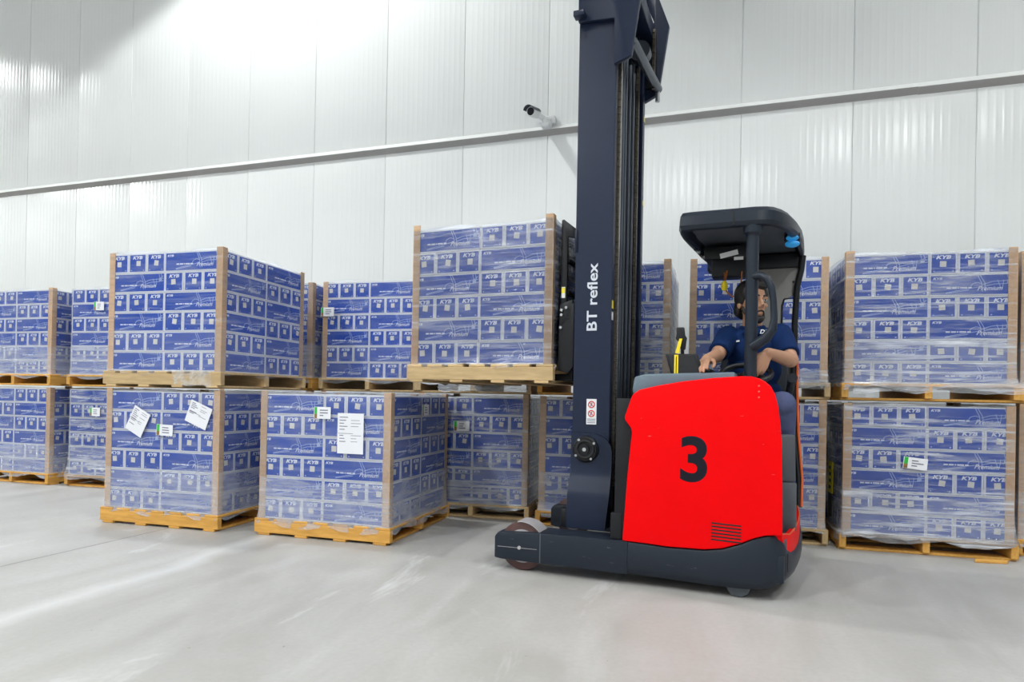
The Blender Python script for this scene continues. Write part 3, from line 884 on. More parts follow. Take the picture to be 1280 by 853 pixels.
# ---- body under the hood, console top, cab floor and steps
b = MB(); b.prism([(0.60, .25), (0.645, .95), (0.66, 1.06), (0.95, 1.12), (0.95, .25)], 0.071, TWID - 0.03, 'y'); b.build('battery_hood', M_black, tk, bevel=0.01)
b = MB(); b.prism([(0.64, 1.06), (0.628, 1.10), (0.64, 1.175), (0.70, 1.192), (1.19, 1.205), (1.19, 1.12), (0.96, 1.115), (0.70, 1.065)], 0.10, TWID - 0.06, 'y'); b.build('console_top', M_grey, tk, bevel=0.012)
b = MB(); b.box(0.555, 0.648, 0.02, 0.07, 0.25, 1.05); b.box(0.535, 0.60, 0.015, 0.06, 0.25, 0.40); b.build('corner_frame', M_black, tk, bevel=0.006)
b = MB(); b.box(0.95, 1.46, 0.071, TWID - 0.10, 0.246, 0.325); b.build('cab_floor', M_dgrey, tk, bevel=0.005)
b = MB(); b.box(1.30, 1.512, 0.29, 0.345, 0.325, 0.60); b.build('step_box', M_dgrey, tk, bevel=0.012)
b = MB(); b.prism([(1.31, 0.60), (1.31, .865), (1.500, .865), (1.502, .78), (1.506, .60)], 0.30, 0.345, 'y'); b.build('knee_panel', M_dgrey, tk, bevel=0.012)
b = MB(); b.box(1.02, 1.47, 0.82, TWID - 0.06, 0.335, 0.80); b.build('seat_box', M_dgrey, tk, bevel=0.015)

# ---- mast
ma = empty('mast', (0, 0, 0), 0, tk)
VM0, VM1 = 0.28, 1.10
ZT = 4.25
def channel(v0, v1, web_near, u0=0.222, u1=0.458, z0=0.25, z1=ZT):
    b = MB()
    if web_near: b.box(u0, u1, v0, v0 + 0.014, z0, z1); b.box(u0, u0 + 0.018, v0 + .014, v1, z0, z1); b.box(u1 - 0.018, u1, v0 + .014, v1, z0, z1)
    else: b.box(u0, u1, v1 - 0.014, v1, z0, z1); b.box(u0, u0 + 0.018, v0, v1 - .014, z0, z1); b.box(u1 - 0.018, u1, v0, v1 - .014, z0, z1)
    return b
ch = channel(VM0, VM0 + 0.07, True).build('outer_channel', M_mast, ma, bevel=0.003, seg=1)
channel(VM1 - 0.07, VM1, False, 0.25, 0.485).build('outer_channel', M_mast, ma, bevel=0.003, seg=1)
channel(VM0 + 0.075, VM0 + 0.145, True, 0.24, 0.45, 0.3, ZT + 0.1).build('middle_channel', M_rail, ma, bevel=0.003, seg=1)
channel(VM1 - 0.145, VM1 - 0.075, False, 0.26, 0.465, 0.3, ZT + 0.1).build('middle_channel', M_mast, ma, bevel=0.003, seg=1)
channel(VM0 + 0.15, VM0 + 0.21, True, 0.26, 0.44, 0.35, 3.6).build('inner_channel', M_rail, ma, bevel=0.003, seg=1)
channel(VM1 - 0.21, VM1 - 0.15, False, 0.26, 0.44, 0.35, 3.6).build('inner_channel', M_rail, ma, bevel=0.003, seg=1)
for z0, z1 in ((0.28, 0.50), (1.95, 2.10), (3.95, 4.15)):
    b = MB(); b.box(0.215, 0.245, VM0, VM1, z0, z1); b.build('cross_member', M_mast, ma, bevel=0.004)
b = MB(); b.box(0.30, 0.315, VM0 + 0.2, VM1 - 0.2, 0.3, 3.7); b.build('mast_dark_sheet', M_black, ma)  # dark sheet added so the gaps between the mast rails look dark
for (u, v, r, z1) in ((0.40, 0.555, 0.026, 3.2), (0.41, 0.66, 0.034, 3.0), (0.40, 0.80, 0.026, 3.2)):
    b = MB(); b.cyl((u, v, 0.3), (u, v, z1), r, n=20)
    b.build('lift_cylinder', M_rail if r < 0.03 else M_black, ma)
    b = MB(); b.cyl((u, v, z1), (u, v, z1 + 0.6), r * 0.6, n=16); b.build('cylinder_rod', M_steel, ma)
def chain(u, v, z0, z1):
    b = MB(); z = z0; k = 0
    while z < z1:
        w_ = 0.016 if k % 2 else 0.011
        b.box(u - 0.009, u + 0.009, v - w_, v + w_, z, z + 0.021); z += 0.0235; k += 1
    return b.build('lift_chain', M_chain, ma, smooth=False)
chain(0.462, VM0 + 0.10, 0.5, 3.35); chain(0.47, 0.905, 0.5, 3.35)
for (v, m_) in ((0.46, M_steel), (0.52, M_rail), (0.60, M_rail), (0.72, M_rail), (0.84, M_rail)):
    b = MB(); b.cyl((0.452, v, 0.5), (0.452, v, 3.3), 0.009 if m_ is M_steel else 0.013, n=10); b.build('hydraulic_pipe', m_, ma)
# foot plate with rounded shoulder, bent outwards at the bottom
b = MB()
out = [(0.214, 0.25), (0.216, .50), (0.22, .62), (0.222, 0.80)] + [(0.345 - 0.0 + 0.135 * cos(a_), 0.73 + 0.10 * sin(a_)) for a_ in [R(100 - 12.5 * k) for k in range(9)]] + [(0.482, .62), (0.478, .50), (0.462, .38), (0.455, .25)]
n = len(out); vs = []
def bend(z): return 0.262 - (0.05 if z < 0.45 else (0.05 * (1 - (z - 0.45) / 0.14) if z < 0.59 else 0.0))
for off in (0.0, 0.02):
    vs += [(u, bend(z) + off, z) for u, z in out]
# build as horizontal strips so the bend is real
b = MB(); zs = [0.25, 0.35, 0.45, 0.48, 0.52, 0.56, 0.59, 0.66, 0.72, 0.76, 0.79, 0.81, 0.825, 0.83]
def span(z):
    lo = 0.214 + (z - 0.25) * 0.015
    if z < 0.45: hi = 0.456 + (z - 0.25) * 0.1
    elif z < 0.62: hi = 0.478
    elif z < 0.72: hi = 0.480
    else: hi = 0.345 + 0.135 * sqrt(max(0.0, 1 - ((z - 0.72) / 0.1105) ** 2))
    return lo, hi
vs, fs = [], []
for z in zs:
    lo, hi = span(z); v = bend(z)
    vs += [(lo, v, z), (hi, v, z), (hi, v + 0.018, z), (lo, v + 0.018, z)]
for i in range(len(zs) - 1):
    for k in range(4):
        fs.append((i * 4 + k, i * 4 + (k + 1) % 4, (i + 1) * 4 + (k + 1) % 4, (i + 1) * 4 + k))
fs += [(3, 2, 1, 0), tuple((len(zs) - 1) * 4 + k for k in range(4))]
b.add(vs, fs); b.build('mast_foot', M_mast, ma, ang=30)
b = MB(); b.box(0.175, 0.225, 0.22, 0.30, 0.25, 0.365); b.build('foot_block', M_black, ma, bevel=0.005)
hb = MB(); HU, HZ, HV = 0.317, 0.732, 0.262
hb.tube([(HU, HV, HZ), (HU, HV - 0.012, HZ), (HU, HV - 0.022, HZ)], [0.083, 0.081, 0.070], 40); hub = hb.build('pivot_hub', M_black, ma, ang=30)
b = MB(); b.torus((HU, HV - 0.023, HZ), 0.052, 0.010, (0, 1, 0)); b.build('hub_ring', M_dark, hub)
b = MB(); b.cyl((HU, HV - 0.036, HZ), (HU, HV - 0.02, HZ), 0.028, n=24); b.build('hub_cap', M_black, hub)
b = MB(); b.cyl((HU, HV - 0.040, HZ), (HU, HV - 0.03, HZ), 0.012, n=16); b.build('hub_bolt', M_steel, hub)
for k in range(4):
    a_ = R(35 + 90 * k)
    b = MB(); b.cyl((HU + 0.069 * cos(a_), HV - 0.028, HZ + 0.069 * sin(a_)), (HU + 0.069 * cos(a_), HV - 0.018, HZ + 0.069 * sin(a_)), 0.008, n=8); b.build('bolt', M_steel, hub)
# safety sticker with two prohibition signs
b = MB(); b.box(0.312, 0.375, VM0 - 0.0025, VM0, 0.885, 1.042, 0)
b.torus((0.3435, VM0 - 0.003, 1.008), 0.019, 0.003, (0, 1, 0), 24, 6, 1); b.torus((0.3435, VM0 - 0.003, 0.952), 0.019, 0.003, (0, 1, 0), 24, 6, 1)
for zz in (1.008, 0.952):
    b.tube([(0.331, VM0 - 0.003, zz + 0.012), (0.356, VM0 - 0.003, zz - 0.012)], 0.0025, 6, 1)
    b.tube([(0.338, VM0 - 0.003, zz - 0.012), (0.345, VM0 - 0.003, zz + 0.004), (0.347, VM0 - 0.003, zz + 0.012)], 0.003, 6, 2)
for k in range(3): b.box(0.317, 0.370, VM0 - 0.003, VM0 - 0.0024, 0.893 + k * 0.011, 0.898 + k * 0.011, 2)
b.build('safety_sticker', [M_white, M_signred, M_ink], ma, smooth=False)
Tbt = text_mesh('BT reflex', 0.1, 0.0016, 0, 1.0, 4)
xs = [p[0] for p in Tbt[0]]; ys = [p[1] for p in Tbt[0]]
kx, ky = 0.418 / (max(xs) - min(xs)), 0.066 / (max(ys) - min(ys))
b = MB(); put2d(b, [(x * kx, y * ky) for x, y in Tbt[0]], Tbt[1], (0.335, VM0 - 0.0012, 1.674), (0, 0, 1), (-1, 0, 0), 0, 0.0)
b.build('mast_lettering', M_lett, ma, smooth=False, recalc=False)
for (v, z, m_) in ((VM0 + 0.022, 1.60, M_yel), (VM0 + 0.022, 1.53, M_white)):
    b = MB(); b.box(0.4585, 0.4600, v - 0.018, v + 0.018, z, z + 0.05); b.build('height_mark', m_, ma, smooth=False)
for z in (3.06, 2.45):
    b = MB(); b.box(0.4855, 0.487, VM1 - 0.03, VM1, z, z + 0.035); b.build('height_mark', M_yel, ma, smooth=False)
# head yoke: near plate, far plate, cross bars
b = MB(); b.prism([(0.222, 3.385), (0.450, 3.365), (0.452, 3.085), (0.557, 3.118), (0.605, 3.45), (0.655, 3.80), (0.655, 4.3), (0.222, 4.3)], 0.245, 0.279, 'y')
yk = b.build('head_yoke', M_mast, ma, bevel=0.004)
b = MB(); b.box(0.206, 0.275, 0.185, 0.245, 3.39, 3.425); b.build('yoke_lug', M_mast, yk, bevel=0.006)
farp = [(0.478, 3.215), (0.578, 3.262), (0.648, 3.745), (0.548, 4.02), (0.40, 4.3), (0.30, 4.3), (0.452, 4.0), (0.54, 3.79), (0.478, 3.73)]
b = MB(); b.prism(farp, VM1 + 0.005, VM1 + 0.045, 'y'); b.build('yoke_far_plate', M_mast, yk, bevel=0.004)
b = MB(); b.box(0.49, 0.56, VM1 - 0.02, VM1 + 0.03, 3.3, 3.72); b.build('yoke_web', M_black, yk, bevel=0.004)
b = MB(); b.tube([(0.545, 0.28, 3.215), (0.555, 0.30, 3.225), (0.565, 0.75, 3.265), (0.575, 1.12, 3.30)], 0.030, 14); b.build('cross_bar', M_rail, yk)
b = MB(); b.box(0.44, 0.55, 0.30, 1.1, 3.62, 3.74); b.build('head_beam', M_mast, yk, bevel=0.01)
for v in (0.84, 0.36):
    b = MB(); b.cyl((0.49, v, 3.46), (0.49, v + 0.08, 3.46), 0.07, n=28); b.build('chain_pulley', M_rail, yk)
b = MB(); b.cyl((0.575, 1.10, 3.20), (0.575, 1.10, 3.30), 0.016, n=10); b.build('chain_anchor', M_steel, yk)
z = 3.25; b = MB(); k = 0
while z < 3.66:
    w_ = 0.016 if k % 2 else 0.011
    b.box(0.552, 0.570, 1.0 - w_, 1.0 + w_, z, z + 0.021); z += 0.0235; k += 1
b.build('lift_chain', M_chain, yk, smooth=False)

# ---- fork carriage and load backrest
ca = empty('fork_carriage', (0, 0, 0), 0, tk)
b = MB(); b.prism([(0.108, 1.22), (0.108, 2.185), (0.122, 2.19), (0.215, 2.115), (0.215, 2.06), (0.150, 2.08), (0.150, 1.22)], 0.345, 0.375, 'y'); b.build('backrest_side', M_black, ca, bevel=0.003)
b = MB(); b.prism([(0.108, 1.22), (0.108, 2.185), (0.122, 2.19), (0.215, 2.115), (0.215, 2.06), (0.150, 2.08), (0.150, 1.22)], 1.165, 1.195, 'y'); b.build('backrest_side', M_black, ca, bevel=0.003)
for z in (2.14, 1.93, 1.72, 1.50):
    b = MB(); b.box(0.135, 0.155, 0.375, 1.165, z - 0.014, z + 0.014); b.build('backrest_bar', M_black, ca, bevel=0.003)
for v in (0.57, 0.77, 0.97):
    b = MB(); b.box(0.14, 0.15, v - 0.012, v + 0.012, 1.45, 2.14); b.build('backrest_upright', M_black, ca, bevel=0.003)
b = MB(); b.prism([(0.112, 1.50), (0.215, 1.66), (0.215, 1.24), (0.18, 1.20), (0.112, 1.22)], 0.30, 0.344, 'y'); sb = b.build('shift_bracket', M_black, ca, bevel=0.01)
for (u, z) in ((0.135, 1.60), (0.165, 1.615), (0.13, 1.49), (0.135, 1.57)):
    b = MB(); b.cyl((u, 0.285, z), (u, 0.30, z), 0.009, n=8); b.build('bolt', M_steel, sb)
b = MB(); b.prism([(0.115, 1.48), (0.205, 1.54), (0.205, 1.67), (0.115, 1.64)], 0.300, 0.345, 'y'); b.build('shift_plate', M_black, ca, bevel=0.012)
b = MB(); b.box(0.116, 0.140, 0.342, 0.345, 1.685, 1.755, 0); b.box(0.117, 0.139, 0.3415, 0.342, 1.715, 1.75, 1); b.build('warning_sticker', [M_white, M_yel], ca, smooth=False)
b = MB(); b.box(0.155, 0.212, 0.40, 1.15, 1.30, 1.42); b.box(0.155, 0.212, 0.40, 1.15, 1.58, 1.68); b.build('carriage_plate', M_mast, ca, bevel=0.005)
for v in (0.50, 0.92):
    b = MB(); b.prism([(0.152, 1.156), (0.152, 1.62), (0.112, 1.62), (0.112, 1.205), (-0.10, 1.205), (-0.93, 1.190), (-0.93, 1.180), (-0.10, 1.165)], v, v + 0.10, 'y'); b.build('fork', M_black, ca, bevel=0.004)

# ---- overhead guard
plan = [(0.868, .20), (0.93, .192), (1.03, .19), (1.16, .188), (1.283, .186), (1.34, .20), (1.375, .222), (1.42, .29), (1.455, .37), (1.50, .53), (1.535, .73), (1.555, .95), (1.563, 1.10), (1.565, 1.20),
        (1.54, 1.235), (1.40, 1.245), (1.20, 1.245), (1.02, 1.245), (0.955, 1.235), (0.925, 1.18), (0.90, 1.0), (0.882, .80), (0.862, .60), (0.850, .42), (0.850, .30)]
def ring(ins, z):
    c = Vector((1.2, 0.70)); o = []
    for u, v in plan:
        d = Vector((u, v)) - c; L_ = d.length
        q = c + d * ((L_ - ins) / L_); o.append((q.x, q.y, z))
    return o
def loft(rings, cap0=True, cap1=True):
    b = MB(); vs = [p for r_ in rings for p in r_]; n = len(rings[0]); fs = []
    for i in range(len(rings) - 1):
        for j in range(n):
            k = (j + 1) % n
            fs.append((i * n + j, i * n + k, (i + 1) * n + k, (i + 1) * n + j))
    if cap0: fs.append(tuple(range(n - 1, -1, -1)))
    if cap1: fs.append(tuple((len(rings) - 1) * n + j for j in range(n)))
    b.add(vs, fs); return b
og = loft([ring(0.075, 2.075), ring(0.055, 2.035), ring(0.035, 2.022), ring(0.012, 2.028), ring(0.0, 2.05), ring(0.004, 2.105), ring(0.022, 2.128), ring(0.07, 2.142), ring(0.3, 2.150)]).build('overhead_guard', M_slate, tk, ang=28)
b = MB(); b.box(1.158, 1.163, 0.184, 0.20, 2.03, 2.12); b.build('guard_seam', M_dark, og)
b = MB(); b.prism([(0.965, .24), (1.35, .24), (1.43, .40), (1.49, .75), (1.51, 1.18), (0.99, 1.18), (0.93, .75), (0.92, .35)], 2.064, 2.073, 'z'); b.build('guard_lining', M_dgrey, og)
b = MB(); b.box(0.94, 1.53, 1.12, 1.235, 1.955, 2.05); b.build('guard_beam', M_black, og, bevel=0.01)
for k in range(5):
    b = MB(); b.cyl((0.905 + 0.009 * k, 0.70 + 0.085 * k, 2.015), (0.905 + 0.009 * k, 0.70 + 0.085 * k, 2.03), 0.012, n=10); b.build('guard_slot', M_white if k % 2 else M_dark, og)
b = MB(); b.tube([(1.262, 0.25, 1.12), (1.262, 0.25, 2.04)], 0.034, 20); b.tube([(1.262, 0.25, 1.975), (1.262, 0.25, 1.99), (1.262, 0.25, 2.055)], [0.036, 0.050, 0.056], 20); b.build('front_pillar', M_slate, tk)
b = MB(); b.tube([(1.556, 1.13, 2.03), (1.545, 1.13, 1.93), (1.522, 1.13, 1.82), (1.512, 1.13, 1.6), (1.512, 1.12, 1.17), (1.522, 1.08, 0.85), (1.548, .97, 0.55), (1.548, .90, 0.38)], 0.020, 10); rpst = b.build('rear_pillar', M_black, tk)
b = MB(); b.tube([(1.532, 1.11, 1.32), (1.532, 1.10, 1.17), (1.542, 1.06, 0.85), (1.566, .95, 0.55), (1.562, .885, 0.385)], 0.008, 8); b.build('pillar_edge', M_orange, rpst)
# rear cab panel with a window opening: built as a frame of pieces in one shell
def panel_with_hole(v0, v1):
    b = MB()
    O = [(1.285, 2.03), (1.555, 2.03), (1.545, 1.93), (1.522, 1.82), (1.513, 1.6), (1.51, 1.17), (1.285, 1.17)]
    b.prism([(1.27, 1.80), (1.27, 2.03), (1.555, 2.03), (1.545, 1.93), (1.522, 1.82), (1.505, 1.77), (1.445, 1.745)], v0, v1, 'y')
    b.prism([(1.27, 1.17), (1.27, 1.80), (1.445, 1.745), (1.432, 1.70), (1.432, 1.58), (1.47, 1.54), (1.47, 1.17)], v0, v1, 'y')
    b.prism([(1.47, 1.17), (1.47, 1.54), (1.498, 1.54), (1.513, 1.50), (1.51, 1.17)], v0, v1, 'y')
    return b
panel_with_hole(1.15, 1.185).build('rear_cab_panel', M_cgrey, tk)
b = MB(); b.tube([(1.445, 1.146, 1.745), (1.432, 1.146, 1.70), (1.432, 1.146, 1.58), (1.47, 1.146, 1.54), (1.498, 1.146, 1.54), (1.507, 1.146, 1.6), (1.508, 1.146, 1.75), (1.445, 1.146, 1.745)], 0.006, 8); b.build('window_seal', M_dark, tk)
for (u, z) in ((1.42, 1.96), (1.52, 1.965), (1.50, 1.86)):
    b = MB(); b.cyl((u, 1.144, z), (u, 1.15, z), 0.007, n=10); b.build('panel_screw', M_dark, tk)
# grab hoop on the pillar
b = MB(); b.tube([(1.27, 0.23, 1.745), (1.31, .215, 1.745), (1.345, .205, 1.72), (1.366, .20, 1.67), (1.376, .20, 1.60), (1.381, .20, 1.50), (1.374, .20, 1.445), (1.338, .21, 1.395), (1.27, .23, 1.35)], [0.02, 0.021, 0.021, 0.020, 0.018, 0.019, 0.024, 0.03, 0.03], 12)
b.build('grab_hoop', M_slate, tk)
# blue safety lamp under the guard
b = MB(); b.tube([(1.475, .62, 2.06), (1.475, .62, 2.02), (1.475, .62, 2.015)], [0.045, 0.045, 0.03], 20); bl = b.build('blue_lamp', M_black, tk)
b = MB(); b.ell((1.475, .60, 1.995), 0.042, 0.042, 0.020, 16, 8); b.ell((1.475, .585, 2.028), 0.036, 0.036, 0.018, 16, 8); b.build('lamp_lens', M_blueLED, bl)
# black display box under the guard, with taped papers and a hanging cord
b = MB(); b.box(1.005, 1.215, 0.70, 0.84, 1.838, 1.952); b.prism([(0.965, 1.952), (0.95, 2.03), (1.24, 2.03), (1.24, 1.952)], 0.70, 1.12, 'y'); db = b.build('roof_console', M_black, tk, bevel=0.006)
b = MB(); b.box(-0.055, 0.055, -0.003, 0, -0.016, 0.016); o = b.build('paper_note', M_white, db); o.location = (1.11, 0.698, 1.978); o.rotation_euler = (0, R(-12), 0)
b = MB(); b.box(-0.028, 0.028, -0.003, 0, -0.010, 0.010); o = b.build('paper_note', M_white, db); o.location = (1.168, 0.698, 1.948)
b = MB(); b.tube([(1.085, .69, 1.86), (1.088, .66, 1.80), (1.10, .65, 1.735), (1.135, .65, 1.70), (1.165, .65, 1.705), (1.185, .66, 1.76), (1.19, .68, 1.86)], 0.005, 6); b.tube([(1.10, .69, 1.87), (1.095, .66, 1.82), (1.088, .65, 1.79)], 0.006, 6); cd = b.build('hanging_cord', M_cord, tk)
b = MB(); b.tube([(1.088, .65, 1.80), (1.088, .65, 1.785), (1.088, .65, 1.755), (1.088, .65, 1.74)], [0.008, 0.018, 0.020, 0.012], 12); b.build('cord_pull', M_yel, cd)
# terminal with yellow strap, hand scanner
tm = MB(); tm.prism([(-0.098, 0.0), (-0.060, -0.13), (0.122, -0.13), (0.078, 0.0)], 0, 0.035, 'y')
tmo = tm.build('terminal', M_black, tk, bevel=0.008); tmo.location = (0.905, 0.13, 1.308)
b = MB(); b.prism([(-0.08, -0.012), (-0.047, -0.118), (0.10, -0.118), (0.065, -0.012)], -0.0022, 0.0, 'y'); b.build('terminal_back', M_screen, tmo)
b = MB(); b.box(-0.045, -0.023, -0.006, -0.001, -0.128, -0.006, 0); b.box(-0.0365, -0.0315, -0.0065, -0.006, -0.12, -0.015, 1); b.prism([(-0.040, 0.005), (-0.018, 0.085), (-0.002, 0.085), (-0.021, 0.0)], -0.01, -0.004, 'y', 0); b.build('yellow_strap', [M_yel, M_black], tmo)
b = MB(); b.prism([(-0.038, 0.150), (0.004, 0.150), (0.010, 0.105), (0.020, 0.09), (0.016, 0.07), (0.012, 0.025), (-0.012, 0.020), (-0.02, 0.065), (-0.042, 0.085), (-0.037, 0.11)], 0.0, 0.03, 'y'); b.build('hand_scanner', M_black, tmo, bevel=0.004)
b = MB(); b.tube([(-0.004, 0.015, 0.02), (-0.004, 0.03, -0.02)], 0.010, 8); b.box(-0.03, 0.03, 0.02, 0.05, -0.14, -0.10); b.build('terminal_mount', M_black, tmo)
# steering wheel, armrest with lever
b = MB(); b.torus((1.235, 0.345, 1.205), 0.135, 0.017, (0.0, -0.45, 1.0), 40, 10); b.cyl((1.235, 0.345, 1.205), (1.235, 0.30, 1.11), 0.03, n=16)
for k in range(3):
    a_ = R(90 + 120 * k); b.tube([(1.235, 0.345, 1.205), (1.235 + 0.13 * cos(a_), 0.345 + 0.118 * sin(a_), 1.205 + 0.053 * sin(a_))], 0.012, 8)
b.build('steering_wheel', M_black, tk)
b = MB(); b.box(0.955, 1.06, 0.17, 0.42, 1.20, 1.225); b.build('armrest', M_black, tk, bevel=0.01)
b = MB(); b.tube([(0.995, 0.20, 1.22), (0.995, 0.195, 1.245), (0.995, 0.19, 1.262)], [0.009, 0.012, 0.016], 12); b.build('control_lever', M_black, tk)
# seat
st = empty('driver_seat', (0, 0, 0), 0, tk)
b = MB(); b.box(1.04, 1.48, 0.52, 0.95, 0.80, 0.905); b.build('seat_cushion', M_seat, st, bevel=0.035, seg=3)
b = MB(); b.prism([(0.80, .86), (0.90, .90), (0.96, 1.36), (0.94, 1.40), (0.90, 1.40), (0.86, 1.36)], 1.06, 1.47, 'x')
b.build('seat_back', M_seat, st, bevel=0.03, seg=3)
b = MB(); b.tube([(1.47, 0.85, 1.05), (1.487, 0.75, 1.16), (1.487, 0.55, 1.19)], [0.02, 0.025, 0.03], 10); b.build('seat_armrest', M_seat, st)

# ================================================================== THE DRIVER
PR = Vector((1.262, 0.72, 0.907))
pe = empty('person', TW(*PR), -TA)
tag(pe, 'seated driver in a navy polo shirt and grey-blue trousers, one hand on the controls', 'person')
def rel(p): return Vector(p) - PR
def remesh_build(name, mb, mat, parent, voxel, smooth_it=4):
    me = mb.mesh(name + '_src', mat, smooth=True, recalc=True)
    o = bpy.data.objects.new(name + '_src', me); COL.objects.link(o)
    md = o.modifiers.new('r', 'REMESH'); md.mode = 'VOXEL'; md.voxel_size = voxel; md.use_smooth_shade = True
    sm = o.modifiers.new('s', 'SMOOTH'); sm.iterations = smooth_it; sm.factor = 0.5
    bpy.context.view_layer.update()
    dg = bpy.context.evaluated_depsgraph_get()
    out = bpy.data.meshes.new_from_object(o.evaluated_get(dg))
    bpy.data.objects.remove(o); bpy.data.meshes.remove(me)
    out.name = name
    if not out.materials: out.materials.append(mat)
    for p in out.polygons: p.use_smooth = True
    return link(name, out, parent)
def limb(mb, pts, rs, n=14, sq=None, steps=5):
    P = [rel(p) for p in pts]
    path, rad = [], []
    for i in range(len(P) - 1):
        for k in range(steps):
            t = k / steps
            path.append(P[i].lerp(P[i + 1], t)); rad.append(rs[i] * (1 - t) + rs[i + 1] * t)
    path.append(P[-1]); rad.append(rs[-1])
    mb.tube(path, rad, n, 0, sq)
    for p, r_ in zip(P, rs): mb.ell(p, r_ * 0.99, r_ * 0.99, r_ * 0.99, 12, 8)
def hand(mb, wrist, f, s, n_, curl, spread=0.0, thumb=0.5):
    f, s, n_ = Vector(f).normalized(), Vector(s).normalized(), Vector(n_).normalized()
    wrist = rel(wrist)
    lens = (0.072, 0.082, 0.076, 0.060)
    for i in range(4):
        o = 0.031 - 0.0205 * i
        kn = wrist + f * (0.086 - abs(i - 1) * 0.004) + s * o
        mb.tube([wrist + s * o * 0.6, wrist.lerp(kn, 0.5) + s * o * 0.15, kn], [0.014, 0.0145, 0.0115], 10)
        a, p = 0.0, kn
        path, rad = [p], [0.0105]
        for seg, (fr, rr) in enumerate(((0.45, 0.0095), (0.32, 0.0088), (0.23, 0.0072))):
            a += curl * (0.7, 1.0, 0.8)[seg] + 0.05 * i
            d = f * cos(a) + n_ * sin(a) + s * spread * (1.5 - i) * 0.1
            p = p + d * lens[i] * fr
            path.append(p); rad.append(rr)
        mb.tube(path, rad, 10)
        mb.ell(path[-1], rad[-1], rad[-1], rad[-1], 8, 6); mb.ell(kn, 0.0115, 0.0115, 0.0115, 8, 6)
    t0 = wrist + f * 0.022 + s * 0.024
    t1 = t0 + f * 0.028 + s * 0.028 + n_ * 0.012
    t2 = t1 + f * 0.030 + s * 0.008 + n_ * 0.016 * thumb * 2
    t3 = t2 + f * 0.024 - s * 0.004 + n_ * 0.010
    mb.tube([t0, t1, t2, t3], [0.015, 0.013, 0.0105, 0.008], 10); mb.ell(t3, .008, .008, .008, 8, 6)

HC = (1.252, 0.625, 1.655); YAW = R(36)
HM = Matrix.Translation(rel(HC)) @ Matrix.Rotation(YAW, 4, 'Z') @ Matrix.Rotation(R(4), 4, 'X')
R_SH, L_SH = (1.118, 0.655, 1.448), (1.415, 0.655, 1.455)
R_EL, L_EL = (1.064, 0.455, 1.315), (1.474, 0.50, 1.292)
R_WR, L_WR = (1.022, 0.255, 1.282), (1.352, 0.31, 1.322)
bd = MB()
def HP(p): return HM @ Vector(p)
# head and face
bd.ell((0, 0.012, 0.030), 0.076, 0.097, 0.098, 24, 16, 0, HM)
bd.ell((0, -0.022, -0.045), 0.062, 0.074, 0.082, 20, 14, 0, HM)
bd.ell((0, -0.070, -0.103), 0.027, 0.024, 0.020, 14, 10, 0, HM)
bd.tube([HP((0, -0.088, 0.022)), HP((0, -0.101, 0.002)), HP((0, -0.113, -0.024))], [0.008, 0.010, 0.014], 10)
for q in (-1, 1):
    bd.ell((q * 0.011, -0.103, -0.030), 0.009, 0.010, 0.007, 10, 6, 0, HM)
    bd.ell((q * 0.078, 0.012, -0.012), 0.010, 0.021, 0.032, 12, 8, 0, HM)
    bd.ell((q * 0.036, -0.074, -0.022), 0.024, 0.018, 0.018, 12, 8, 0, HM)
    bd.ell((q * 0.032, -0.082, 0.026), 0.024, 0.013, 0.009, 12, 8, 0, HM)
bd.ell((0, -0.094, -0.066), 0.021, 0.009, 0.006, 12, 6, 0, HM); bd.ell((0, -0.092, -0.076), 0.019, 0.009, 0.006, 12, 6, 0, HM)
limb(bd, [(1.258, .662, 1.47), (1.255, .640, 1.58)], [0.060, 0.055])
# trunk
for (u, v, z, ru, rv, rz) in ((1.268, .735, .985, .165, .125, .085), (1.267, .725, 1.10, .150, .115, .11), (1.266, .70, 1.24, .150, .110, .13), (1.266, .68, 1.37, .165, .110, .12), (1.266, .67, 1.445, .150, .085, .065)):
    bd.ell(rel((u, v, z)), ru, rv, rz, 24, 14)
limb(bd, [R_SH, R_EL, R_WR], [0.056, 0.043, 0.029])
limb(bd, [L_SH, L_EL, L_WR], [0.057, 0.045, 0.030])
hand(bd, R_WR, (-0.10, -0.97, -0.22), (0.95, -0.1, 0.25), (0.1, -0.2, -0.97), 0.42, thumb=0.6)
hand(bd, L_WR, (-0.40, -0.35, -0.85), (-0.72, -0.45, 0.50), (-0.30, 0.75, -0.25), 0.25, thumb=0.5)
R_HP, L_HP = (1.19, .725, .995), (1.345, .725, .995)
R_KN, L_KN = (1.10, .375, 1.095), (1.430, .385, 1.03)
R_AN, L_AN = (1.09, .36, .44), (1.43, .62, .44)
limb(bd, [R_HP, R_KN, R_AN], [0.082, 0.056, 0.040]); limb(bd, [L_HP, L_KN, L_AN], [0.082, 0.056, 0.040])
body = remesh_build('body', bd, M_skin, pe, 0.0052, 3)
